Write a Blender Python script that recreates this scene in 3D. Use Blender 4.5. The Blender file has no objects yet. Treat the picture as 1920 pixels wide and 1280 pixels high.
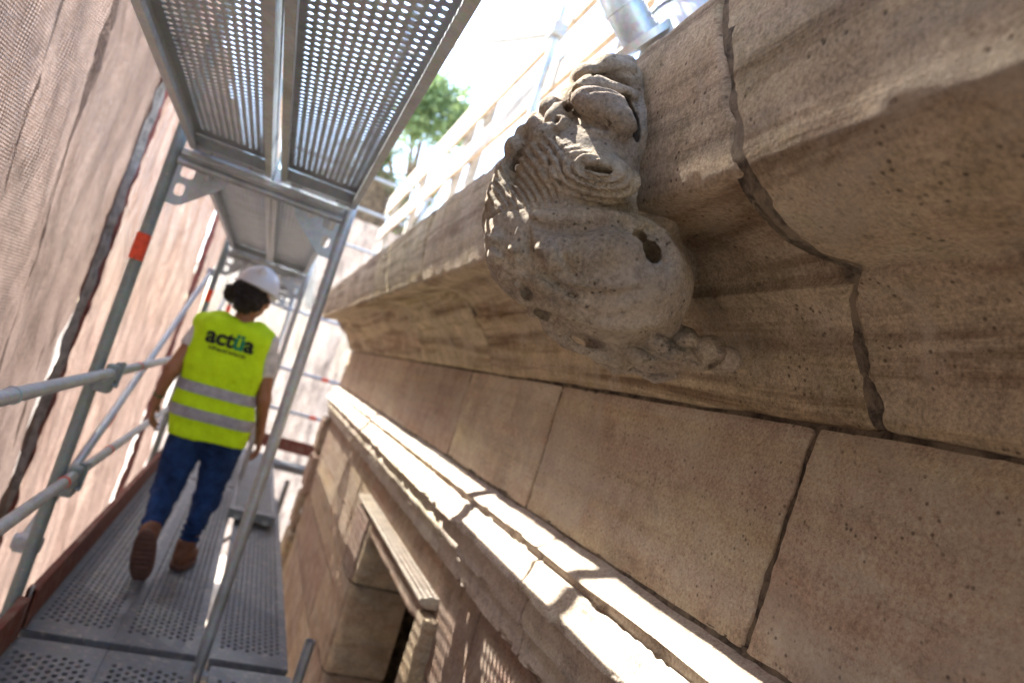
import bpy, bmesh, math, random
import numpy as np
from mathutils import Vector, Matrix, Euler
random.seed(7)
rng = np.random.default_rng(7)
S = bpy.context.scene
COL = S.collection
R_ = math.radians

# ------------------------------------------------------------------ camera
CAMR = np.array([[0.89635834, -0.33719166, 0.28782547],
                 [0.3037574, -0.00576836, -0.95273195],
                 [0.32291355, 0.94141835, 0.09725394]])
cam_d = bpy.data.cameras.new('camera')
cam = bpy.data.objects.new('camera', cam_d)
COL.objects.link(cam)
m = Matrix([[CAMR[0][i], -CAMR[1][i], -CAMR[2][i]] for i in range(3)]).to_4x4()
cam.matrix_world = m
cam_d.sensor_width = 36
cam_d.lens = 24
cam_d.clip_start = 0.02
cam_d.clip_end = 500
cam_d.dof.use_dof = True
cam_d.dof.focus_distance = 1.08
cam_d.dof.aperture_fstop = 2.8
cam_d.dof.aperture_blades = 9
S.camera = cam

# ------------------------------------------------------------------ world, sun, exposure
SUN_D = Vector((1.0, -1.2, -1.80)).normalized()
w = bpy.data.worlds.new('World')
S.world = w
w.use_nodes = True
nt = w.node_tree
bg = nt.nodes['Background']
sky = nt.nodes.new('ShaderNodeTexSky')
sky.sky_type = 'NISHITA'
sky.sun_disc = False
sky.sun_elevation = math.asin(-SUN_D.z)
sky.sun_rotation = math.atan2(-SUN_D.x, -SUN_D.y) % (2 * math.pi)
sky.dust_density = 1.0
sky.air_density = 1.0
nt.links.new(sky.outputs[0], bg.inputs[0])
bg.inputs[1].default_value = 0.15
sun_d = bpy.data.lights.new('sun', 'SUN')
sun = bpy.data.objects.new('sun', sun_d)
COL.objects.link(sun)
sun_d.energy = 5.0
sun_d.angle = R_(0.4)
sun_d.color = (1.0, 0.95, 0.87)
sun.rotation_euler = SUN_D.to_track_quat('-Z', 'Y').to_euler()
S.view_settings.view_transform = 'Standard'
S.view_settings.look = 'None'
S.view_settings.gamma = 1
S.view_settings.exposure = 2.5
S.view_settings.use_curve_mapping = False
S.cycles.max_bounces = 8
S.cycles.diffuse_bounces = 5
S.cycles.transparent_max_bounces = 16
S.cycles.use_denoising = True

# ------------------------------------------------------------------ helpers
def link(o, parent=None):
    COL.objects.link(o)
    if parent is not None:
        o.parent = parent
    return o

def tag(o, label=None, cat=None, group=None, kind=None):
    if label: o['label'] = label
    if cat: o['category'] = cat
    if group: o['group'] = group
    if kind: o['kind'] = kind
    return o

def empty(name, loc=(0, 0, 0), **k):
    o = bpy.data.objects.new(name, None)
    o.location = loc
    o.empty_display_size = 0.1
    COL.objects.link(o)
    return tag(o, **k)

def mesh_obj(name, verts, faces, mat, parent=None, smooth=False, keep_world=True):
    me = bpy.data.meshes.new(name)
    if isinstance(verts, np.ndarray):
        verts = verts.tolist()
    if isinstance(faces, np.ndarray):
        faces = faces.tolist()
    me.from_pydata(verts, [], faces)
    me.validate()
    if smooth:
        me.polygons.foreach_set('use_smooth', [True] * len(me.polygons))
    if mat is not None:
        me.materials.append(mat)
    o = bpy.data.objects.new(name, me)
    COL.objects.link(o)
    if parent is not None:
        o.parent = parent
        if keep_world:
            o.matrix_parent_inverse = Matrix.Translation(-Vector(parent.location))
    return o

class MB:
    """collects boxes and tubes into one mesh"""
    def __init__(s): s.v = []; s.f = []
    def add(s, V, F):
        n = len(s.v)
        s.v += [tuple(map(float, p)) for p in V]
        s.f += [tuple(int(i) + n for i in f) for f in F]
        return s
    def box(s, lo, hi, bev=0.0):
        x0, y0, z0 = lo; x1, y1, z1 = hi
        if bev <= 0:
            V = [(x0,y0,z0),(x1,y0,z0),(x1,y1,z0),(x0,y1,z0),(x0,y0,z1),(x1,y0,z1),(x1,y1,z1),(x0,y1,z1)]
            return s.add(V, [(0,3,2,1),(4,5,6,7),(0,1,5,4),(1,2,6,5),(2,3,7,6),(3,0,4,7)])
        bm = bmesh.new()
        bmesh.ops.create_cube(bm, size=1)
        for v in bm.verts:
            v.co = Vector(((x0+x1)/2 + v.co.x*(x1-x0), (y0+y1)/2 + v.co.y*(y1-y0), (z0+z1)/2 + v.co.z*(z1-z0)))
        bmesh.ops.bevel(bm, geom=list(bm.edges), offset=bev, segments=2, affect='EDGES', profile=0.5)
        bm.verts.ensure_lookup_table()
        s.add([v.co for v in bm.verts], [[v.index for v in f.verts] for f in bm.faces])
        bm.free()
        return s
    def tube(s, a, b, r, n=16, r2=None, cap=True, hollow=0):
        a = Vector(a); b = Vector(b); r2 = r if r2 is None else r2
        d = (b - a).normalized()
        u = d.orthogonal().normalized(); w_ = d.cross(u)
        V = []
        rings = [(a, r), (b, r2)]
        if hollow:
            rings = [(a, r-hollow), (a, r), (b, r2), (b, r2-hollow), ]
        for p, q in rings:
            for i in range(n):
                t = 2*math.pi*i/n
                V.append(p + (u*math.cos(t) + w_*math.sin(t))*q)
        F = []
        for k in range(len(rings)-1):
            for i in range(n):
                j = (i+1) % n
                F.append((k*n+i, k*n+j, (k+1)*n+j, (k+1)*n+i))
        if hollow:
            for i in range(n):
                j = (i+1) % n
                F.append((3*n+i, 3*n+j, j, i))
        elif cap:
            F.append(tuple(range(n-1, -1, -1))); F.append(tuple(range(n, 2*n)))
        return s.add(V, F)
    def path(s, pts, r, n=10):
        pts = [Vector(p) for p in pts]
        rr = r if isinstance(r, (list, tuple)) else [r]*len(pts)
        V = []; F = []
        up = None
        for k, p in enumerate(pts):
            d = (pts[min(k+1, len(pts)-1)] - pts[max(k-1, 0)]).normalized()
            if up is None: up = d.orthogonal().normalized()
            up = (up - d*up.dot(d)).normalized(); sd = d.cross(up)
            for i in range(n):
                t = 2*math.pi*i/n
                V.append(p + (up*math.cos(t) + sd*math.sin(t))*rr[k])
            if k:
                for i in range(n):
                    j = (i+1) % n
                    F.append(((k-1)*n+i, (k-1)*n+j, k*n+j, k*n+i))
        F.append(tuple(range(n-1, -1, -1))); F.append(tuple(range((len(pts)-1)*n, len(pts)*n)))
        return s.add(V, F)
    def build(s, name, mat, parent=None, smooth=False, keep_world=True):
        o = mesh_obj(name, s.v, s.f, mat, parent, smooth, keep_world)
        if smooth:
            o.data.set_sharp_from_angle(angle=R_(38))
        return o

# value noise
_T = rng.random((64, 64, 64)).astype(np.float32) * 2 - 1
def vnoise(x, y, z):
    xi = np.floor(x).astype(np.int64); yi = np.floor(y).astype(np.int64); zi = np.floor(z).astype(np.int64)
    fx = x - xi; fy = y - yi; fz = z - zi
    fx = fx*fx*(3-2*fx); fy = fy*fy*(3-2*fy); fz = fz*fz*(3-2*fz)
    x0 = xi & 63; x1 = (xi+1) & 63; y0 = yi & 63; y1 = (yi+1) & 63; z0 = zi & 63; z1 = (zi+1) & 63
    a = _T[x0, y0, z0]*(1-fx) + _T[x1, y0, z0]*fx
    b = _T[x0, y1, z0]*(1-fx) + _T[x1, y1, z0]*fx
    c = _T[x0, y0, z1]*(1-fx) + _T[x1, y0, z1]*fx
    d = _T[x0, y1, z1]*(1-fx) + _T[x1, y1, z1]*fx
    return (a*(1-fy) + b*fy)*(1-fz) + (c*(1-fy) + d*fy)*fz
def fbm(P, f, oct=4, seed=0.0):
    s = 0; a = 1.0; t = 0
    for i in range(oct):
        s = s + a*vnoise(P[..., 0]*f + seed + 7.3*i, P[..., 1]*f + seed*1.7 + 3.1*i, P[..., 2]*f + 11.7*i)
        t += a; a *= 0.5; f *= 2.03
    return s/t

# ------------------------------------------------------------------ materials
def new_mat(name):
    m_ = bpy.data.materials.new(name); m_.use_nodes = True
    n = m_.node_tree.nodes; l = m_.node_tree.links
    return m_, n, l, n['Principled BSDF']

def noise(n, l, vec, scale, detail=6, rough=0.6, dist=0.0):
    t = n.new('ShaderNodeTexNoise')
    t.inputs['Scale'].default_value = scale; t.inputs['Detail'].default_value = detail
    t.inputs['Roughness'].default_value = rough; t.inputs['Distortion'].default_value = dist
    if vec is not None: l.new(vec, t.inputs['Vector'])
    return t.outputs[0]

def ramp(n, l, fac, stops):
    r = n.new('ShaderNodeValToRGB'); e = r.color_ramp.elements
    while len(e) > 1: e.remove(e[-1])
    for i, (p, c) in enumerate(stops):
        q = e[0] if i == 0 else e.new(p)
        q.position = p
        q.color = (*c, 1) if isinstance(c, tuple) else (c, c, c, 1)
    l.new(fac, r.inputs[0])
    return r.outputs[0]

def mix(n, l, fac, a, b, mode='MIX'):
    x = n.new('ShaderNodeMix'); x.data_type = 'RGBA'; x.blend_type = mode
    for s_, v in ((0, fac), (6, a), (7, b)):
        if isinstance(v, (int, float)): x.inputs[s_].default_value = v
        elif isinstance(v, tuple): x.inputs[s_].default_value = (*v, 1)
        else: l.new(v, x.inputs[s_])
    return x.outputs[2]

def mth(n, l, op, a, b=0.0):
    x = n.new('ShaderNodeMath'); x.operation = op
    for i, v in enumerate((a, b)):
        if isinstance(v, (int, float)): x.inputs[i].default_value = v
        else: l.new(v, x.inputs[i])
    return x.outputs[0]

def bump(n, l, b, layers, normal=None):
    prev = normal
    for h, st, d in layers:
        x = n.new('ShaderNodeBump'); x.inputs['Strength'].default_value = st; x.inputs['Distance'].default_value = d
        l.new(h, x.inputs['Height'])
        if prev is not None: l.new(prev, x.inputs['Normal'])
        prev = x.outputs[0]
    l.new(prev, b.inputs['Normal'])

def mapping(n, l, vec, scale=(1, 1, 1), rot=(0, 0, 0)):
    mp = n.new('ShaderNodeMapping'); mp.inputs['Scale'].default_value = scale; mp.inputs['Rotation'].default_value = rot
    l.new(vec, mp.inputs[0]); return mp.outputs[0]

def stone_mat(name, c1, c2, c3, streak=0.5, grey=0.0, pit=1.0, moss=0.0, seedscale=1.0):
    m_, n, l, b = new_mat(name)
    g = n.new('ShaderNodeNewGeometry'); pos = g.outputs['Position']
    oi = n.new('ShaderNodeObjectInfo')
    # every block is cut from its own bed: shift the coordinates per block
    off = n.new('ShaderNodeVectorMath'); off.operation = 'MULTIPLY_ADD'
    cx = n.new('ShaderNodeCombineXYZ')
    l.new(oi.outputs['Random'], cx.inputs[0]); l.new(oi.outputs['Random'], cx.inputs[1]); l.new(oi.outputs['Random'], cx.inputs[2])
    l.new(cx.outputs[0], off.inputs[0]); off.inputs[1].default_value = (13, 29, 7); l.new(pos, off.inputs[2])
    v = off.outputs[0]
    big = noise(n, l, v, 2.2*seedscale, 5, 0.6, 0.4)
    col = mix(n, l, ramp(n, l, big, [(0.30, 0.0), (0.7, 1.0)]), c1, c2)
    # bedding streaks, nearly level along the block
    st = noise(n, l, mapping(n, l, v, (5, 0.9, 22), (R_(9), 0, 0)), 1.0, 6, 0.65, 0.6)
    col = mix(n, l, mth(n, l, 'MULTIPLY', ramp(n, l, st, [(0.46, 0.0), (0.64, 1.0)]), streak), col, c3)
    bands = noise(n, l, mapping(n, l, v, (2.5, 0.35, 9), (R_(4), 0, 0)), 1.0, 4, 0.6, 0.3)
    col = mix(n, l, 0.75, col, ramp(n, l, bands, [(0.34, (0.52, 0.46, 0.43)), (0.5, (0.5, 0.5, 0.5)), (0.66, (0.56, 0.55, 0.47))]), 'OVERLAY')
    blot = noise(n, l, v, 5.5, 7, 0.72, 0.5)
    col = mix(n, l, 0.8, col, ramp(n, l, blot, [(0.28, 0.30), (0.5, 0.5), (0.72, 0.66)]), 'OVERLAY')
    mid = noise(n, l, v, 17, 8, 0.7)
    col = mix(n, l, 0.55, col, ramp(n, l, mid, [(0.25, 0.30), (0.5, 0.5), (0.8, 0.72)]), 'OVERLAY')
    # each block slightly different
    hs = n.new('ShaderNodeHueSaturation')
    l.new(mth(n, l, 'MULTIPLY_ADD', oi.outputs['Random'], 0.34), hs.inputs['Value'])
    hs.inputs['Value'].links[0].from_node.inputs[2].default_value = 0.84
    l.new(mth(n, l, 'MULTIPLY_ADD', oi.outputs['Random'], 0.03), hs.inputs['Hue'])
    hs.inputs['Hue'].links[0].from_node.inputs[2].default_value = 0.485
    l.new(col, hs.inputs['Color'])
    col = hs.outputs[0]
    if grey:
        gn = noise(n, l, v, 6, 6, 0.7, 0.5)
        col = mix(n, l, mth(n, l, 'MULTIPLY', ramp(n, l, gn, [(0.42, 0.0), (0.62, 1.0)]), grey), col, (0.33, 0.30, 0.28))
    if moss:
        mn = noise(n, l, v, 9, 8, 0.75, 0.3)
        col = mix(n, l, mth(n, l, 'MULTIPLY', ramp(n, l, mn, [(0.47, 0.0), (0.66, 1.0)]), moss), col, (0.22, 0.185, 0.085))
    # fine dark specks and small open pits
    sp = noise(n, l, v, 150, 3, 0.7)
    col = mix(n, l, 0.8, col, ramp(n, l, sp, [(0.30, 0.26), (0.5, 0.5), (0.74, 0.72)]), 'OVERLAY')
    pale = noise(n, l, v, 3.4, 9, 0.78, 1.2)
    col = mix(n, l, ramp(n, l, pale, [(0.50, 0.0), (0.66, 0.65)]), col, (0.56, 0.48, 0.38))
    stain = noise(n, l, mapping(n, l, v, (3, 2.2, 2.6), (0, 0, 0)), 3.4, 10, 0.8, 0.6)
    col = mix(n, l, ramp(n, l, stain, [(0.55, 0.0), (0.70, 0.42)]), col, (0.14, 0.095, 0.065))
    vo = n.new('ShaderNodeTexVoronoi'); vo.inputs['Scale'].default_value = 62; l.new(v, vo.inputs['Vector'])
    vo.inputs['Randomness'].default_value = 1
    gate = ramp(n, l, noise(n, l, v, 14, 3, 0.6), [(0.44, 0.0), (0.58, 1.0)])
    pt = mth(n, l, 'MULTIPLY', ramp(n, l, vo.outputs['Distance'], [(0.10, 1.0), (0.22, 0.0)]), gate)
    col = mix(n, l, mth(n, l, 'MULTIPLY', pt, 0.75*pit), col, (0.06, 0.045, 0.035))
    l.new(col, b.inputs['Base Color'])
    b.inputs['Roughness'].default_value = 0.93
    b.inputs['Specular IOR Level'].default_value = 0.2
    h1 = noise(n, l, v, 30, 8, 0.72)
    h2 = noise(n, l, v, 190, 4, 0.7)
    tool = noise(n, l, mapping(n, l, v, (60, 60, 9), (R_(38), 0, 0)), 1.0, 4, 0.6, 0.3)
    bump(n, l, b, [(h1, 0.95, 0.011), (tool, 0.45, 0.003), (h2, 1.0, 0.0042), (mth(n, l, 'SUBTRACT', 1.0, pt), 0.7*pit, 0.003)])
    return m_

M = {}
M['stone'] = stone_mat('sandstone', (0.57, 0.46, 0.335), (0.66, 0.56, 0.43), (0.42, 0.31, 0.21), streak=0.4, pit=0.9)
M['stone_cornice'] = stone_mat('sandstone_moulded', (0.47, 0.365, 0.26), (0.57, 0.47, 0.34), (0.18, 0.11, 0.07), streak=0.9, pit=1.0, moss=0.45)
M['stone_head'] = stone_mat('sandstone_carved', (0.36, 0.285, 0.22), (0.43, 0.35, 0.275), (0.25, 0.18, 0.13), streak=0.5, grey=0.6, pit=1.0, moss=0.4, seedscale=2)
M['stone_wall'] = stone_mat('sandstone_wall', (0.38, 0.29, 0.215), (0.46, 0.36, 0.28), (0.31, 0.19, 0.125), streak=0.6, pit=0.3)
M['stone_pale'] = stone_mat('sandstone_ledge', (0.50, 0.43, 0.36), (0.56, 0.49, 0.42), (0.30, 0.21, 0.15), streak=0.35, pit=0.5)

def simple(name, col, rough=0.8, metal=0.0, nscale=20, namp=0.25, bscale=60, bst=0.2, bd=0.002, spec=0.5, tint=None):
    m_, n, l, b = new_mat(name)
    g = n.new('ShaderNodeNewGeometry'); v = g.outputs['Position']
    nz = noise(n, l, v, nscale, 6, 0.65)
    c2 = tint or tuple(max(0, c*(1-namp*1.6)) for c in col)
    c3 = tuple(min(1, c*(1+namp)) for c in col)
    l.new(ramp(n, l, nz, [(0.3, c2), (0.55, col), (0.75, c3)]), b.inputs['Base Color'])
    b.inputs['Roughness'].default_value = rough; b.inputs['Metallic'].default_value = metal
    b.inputs['Specular IOR Level'].default_value = spec
    if bst: bump(n, l, b, [(noise(n, l, v, bscale, 5, 0.7), bst, bd)])
    return m_

m_, n_, l_, b_ = new_mat('cement_mortar')
g_ = n_.new('ShaderNodeNewGeometry'); v_ = g_.outputs['Position']
l_.new(mix(n_, l_, ramp(n_, l_, noise(n_, l_, v_, 14, 6, 0.75, 0.5), [(0.40, 0.0), (0.58, 1.0)]), (0.075, 0.062, 0.052), (0.27, 0.215, 0.155)), b_.inputs['Base Color'])
b_.inputs['Roughness'].default_value = 0.97; b_.inputs['Specular IOR Level'].default_value = 0.1
bump(n_, l_, b_, [(noise(n_, l_, v_, 120, 6, 0.75), 1.0, 0.006)])
M['mortar'] = m_
M['dark'] = simple('room_plaster', (0.05, 0.04, 0.035), 0.9)

def galv(name, base, rough=0.5, metal=0.55, splash=0.60):
    m_, n, l, b = new_mat(name)
    g = n.new('ShaderNodeNewGeometry'); v = g.outputs['Position']
    vo = n.new('ShaderNodeTexVoronoi'); vo.inputs['Scale'].default_value = 90; l.new(v, vo.inputs['Vector'])
    nz = noise(n, l, v, 9, 7, 0.7)
    c = mix(n, l, ramp(n, l, nz, [(0.3, 0.0), (0.7, 1.0)]), tuple(x*0.72 for x in base), tuple(min(1, x*1.15) for x in base))
    c = mix(n, l, 0.10, c, vo.outputs['Color'], 'OVERLAY')
    # cement splashes and grime
    sp = noise(n, l, v, 34, 6, 0.75)
    c = mix(n, l, ramp(n, l, sp, [(splash, 0.0), (splash+0.08, 0.75)]), c, (0.42, 0.38, 0.33))
    gr = noise(n, l, v, 5, 6, 0.7, 0.5)
    c = mix(n, l, ramp(n, l, gr, [(0.55, 0.0), (0.75, 0.5)]), c, (0.13, 0.105, 0.085))
    l.new(c, b.inputs['Base Color'])
    b.inputs['Metallic'].default_value = metal
    l.new(ramp(n, l, nz, [(0.3, rough-0.1), (0.7, rough+0.15)]), b.inputs['Roughness'])
    bump(n, l, b, [(nz, 0.2, 0.003), (sp, 0.15, 0.002)])
    return m_
M['galv'] = galv('galvanised_steel', (0.44, 0.47, 0.50), 0.45, 0.55, 0.56)
M['galv_deck'] = galv('galvanised_deck', (0.46, 0.49, 0.51), 0.45, 0.45)
M['galv_floor'] = galv('worn_deck_steel', (0.20, 0.215, 0.235), 0.5, 0.4, 0.545)
M['galv_bright'] = galv('bright_galvanised_sheet', (0.55, 0.58, 0.61), 0.38, 0.6)
M['green_steel'] = galv('painted_grey_green_steel', (0.23, 0.27, 0.265), 0.5, 0.3)
M['rubber'] = simple('black_rubber', (0.02, 0.02, 0.02), 0.7)
M['orange'] = simple('red_orange_tape', (0.75, 0.07, 0.02), 0.6, nscale=60)
M['red_wood'] = simple('red_brown_painted_board', (0.13, 0.028, 0.016), 0.75, nscale=16, namp=0.5, tint=(0.20, 0.12, 0.09))
M['wood'] = simple('weathered_wood', (0.50, 0.42, 0.33), 0.85, nscale=9, namp=0.3)
M['bolt'] = simple('zinc_bolt', (0.7, 0.72, 0.75), 0.25, 0.9)
M['white_plastic'] = simple('white_helmet_plastic', (0.66, 0.67, 0.72), 0.35, nscale=6, namp=0.04, bst=0)
M['skin'] = simple('skin', (0.33, 0.145, 0.075), 0.55, nscale=30, namp=0.12, bst=0.1)
M['hair'] = simple('dark_curly_hair', (0.022, 0.012, 0.008), 0.6, nscale=60, namp=0.6, bscale=120, bst=1.0, bd=0.01)
M['shirt'] = simple('white_cotton', (0.62, 0.58, 0.56), 0.9, bscale=25, bst=0.3, bd=0.01)
M['vest'] = simple('fluorescent_yellow_fabric', (0.56, 0.86, 0.012), 0.75, nscale=10, namp=0.08, bscale=22, bst=0.6, bd=0.02, spec=0.2)
M['reflective'] = simple('silver_reflective_tape', (0.33, 0.33, 0.38), 0.45, 0.1, nscale=25, namp=0.2, bscale=30, bst=0.3, bd=0.01)
M['denim'] = simple('blue_denim', (0.018, 0.050, 0.16), 0.9, nscale=14, namp=0.4, bscale=30, bst=0.7, bd=0.015, spec=0.2)
M['boot'] = simple('brown_leather', (0.17, 0.065, 0.032), 0.7, nscale=25, namp=0.3)
M['sole'] = simple('brown_rubber_sole', (0.12, 0.055, 0.04), 0.8)
M['ink'] = simple('black_print', (0.012, 0.015, 0.012), 0.8, bst=0)
M['ink_green'] = simple('green_print', (0.0, 0.22, 0.10), 0.8, bst=0)
M['wrist'] = simple('olive_wristband', (0.12, 0.16, 0.05), 0.7)
M['bark'] = simple('palm_bark', (0.20, 0.14, 0.09), 0.95, nscale=8, namp=0.5, bscale=14, bst=0.9, bd=0.05)

def leaf_mat(name, col):
    m_, n, l, b = new_mat(name)
    g = n.new('ShaderNodeNewGeometry')
    c = ramp(n, l, noise(n, l, g.outputs['Position'], 2.5, 4), [(0.3, tuple(x*0.6 for x in col)), (0.7, tuple(x*1.5 for x in col))])
    l.new(c, b.inputs['Base Color']); b.inputs['Roughness'].default_value = 0.6
    tr = n.new('ShaderNodeBsdfTranslucent'); l.new(c, tr.inputs[0])
    mx = n.new('ShaderNodeMixShader'); mx.inputs[0].default_value = 0.4
    l.new(b.outputs[0], mx.inputs[1]); l.new(tr.outputs[0], mx.inputs[2])
    l.new(mx.outputs[0], n['Material Output'].inputs[0])
    return m_
M['leaf'] = leaf_mat('broad_leaves', (0.20, 0.28, 0.12))
M['palm_leaf'] = leaf_mat('palm_leaves', (0.09, 0.13, 0.04))

def net_mat(name, col, col2, open_=0.34, pitch=0.0075, transl=0.55):
    """woven mesh cloth: threads with real gaps, lit through"""
    m_, n, l, b = new_mat(name)
    uv = n.new('ShaderNodeUVMap'); uv.uv_map = 'UVMap'
    sep = n.new('ShaderNodeSeparateXYZ'); l.new(uv.outputs[0], sep.inputs[0])
    def thread(o, p):
        f = mth(n, l, 'FRACT', mth(n, l, 'DIVIDE', o, p))
        return mth(n, l, 'GREATER_THAN', f, open_*1.25)
    t = mth(n, l, 'MAXIMUM', thread(sep.outputs[0], pitch), thread(sep.outputs[1], pitch*1.15))
    g = n.new('ShaderNodeNewGeometry'); v = g.outputs['Position']
    nz = noise(n, l, mapping(n, l, v, (1, 1.0, 0.35)), 5, 6, 0.65, 0.4)
    c = mix(n, l, ramp(n, l, nz, [(0.35, 0.0), (0.65, 1.0)]), col, col2)
    nz3 = noise(n, l, mapping(n, l, v, (1, 2.2, 0.5), (R_(12), 0, 0)), 7, 8, 0.78, 1.0)
    c = mix(n, l, ramp(n, l, nz3, [(0.50, 0.0), (0.66, 0.6)]), c, tuple(x*0.35 for x in col))
    nz2 = noise(n, l, v, 60, 4, 0.7)
    c = mix(n, l, 0.7, c, ramp(n, l, nz2, [(0.3, 0.3), (0.7, 0.7)]), 'OVERLAY')
    l.new(c, b.inputs['Base Color']); b.inputs['Roughness'].default_value = 0.8
    b.inputs['Specular IOR Level'].default_value = 0.3
    tr = n.new('ShaderNodeBsdfTranslucent'); l.new(c, tr.inputs[0])
    mx = n.new('ShaderNodeMixShader'); mx.inputs[0].default_value = transl
    l.new(b.outputs[0], mx.inputs[1]); l.new(tr.outputs[0], mx.inputs[2])
    tp = n.new('ShaderNodeBsdfTransparent')
    m2 = n.new('ShaderNodeMixShader'); l.new(t, m2.inputs[0])
    l.new(tp.outputs[0], m2.inputs[1]); l.new(mx.outputs[0], m2.inputs[2])
    l.new(m2.outputs[0], n['Material Output'].inputs[0])
    bump(n, l, b, [(noise(n, l, mapping(n, l, v, (1, 6, 1.5), (R_(20), 0, 0)), 4, 5, 0.6, 0.6), 0.6, 0.03)])
    return m_
M['net'] = net_mat('brown_scaffold_net', (0.10, 0.070, 0.055), (0.17, 0.12, 0.095), 0.52, 0.0100, 0.45)
M['net_pink'] = net_mat('pinkish_scaffold_net', (0.16, 0.105, 0.085), (0.22, 0.155, 0.125), 0.12, 0.010)
M['net_back'] = net_mat('pale_inner_sheet', (0.20, 0.145, 0.12), (0.30, 0.225, 0.19), 0.08, 0.006, 0.6)
M['net_far'] = net_mat('pale_scaffold_net', (0.22, 0.185, 0.165), (0.29, 0.25, 0.23), 0.2, 0.010)
M['net_hem'] = simple('dark_red_brown_net_hem', (0.22, 0.06, 0.045), 0.85, nscale=14, namp=0.5, bscale=25, bst=0.8, bd=0.02, spec=0.3)
M['net_grey'] = simple('grey_net_border', (0.30, 0.26, 0.235), 0.85, nscale=20, namp=0.4, bscale=40, bst=0.6, bd=0.01, spec=0.3)
M['ground'] = simple('pale_sandy_paving', (0.36, 0.31, 0.26), 0.95, nscale=1.5, namp=0.2, bscale=20, bst=0.4, bd=0.02, spec=0.2)

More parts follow.
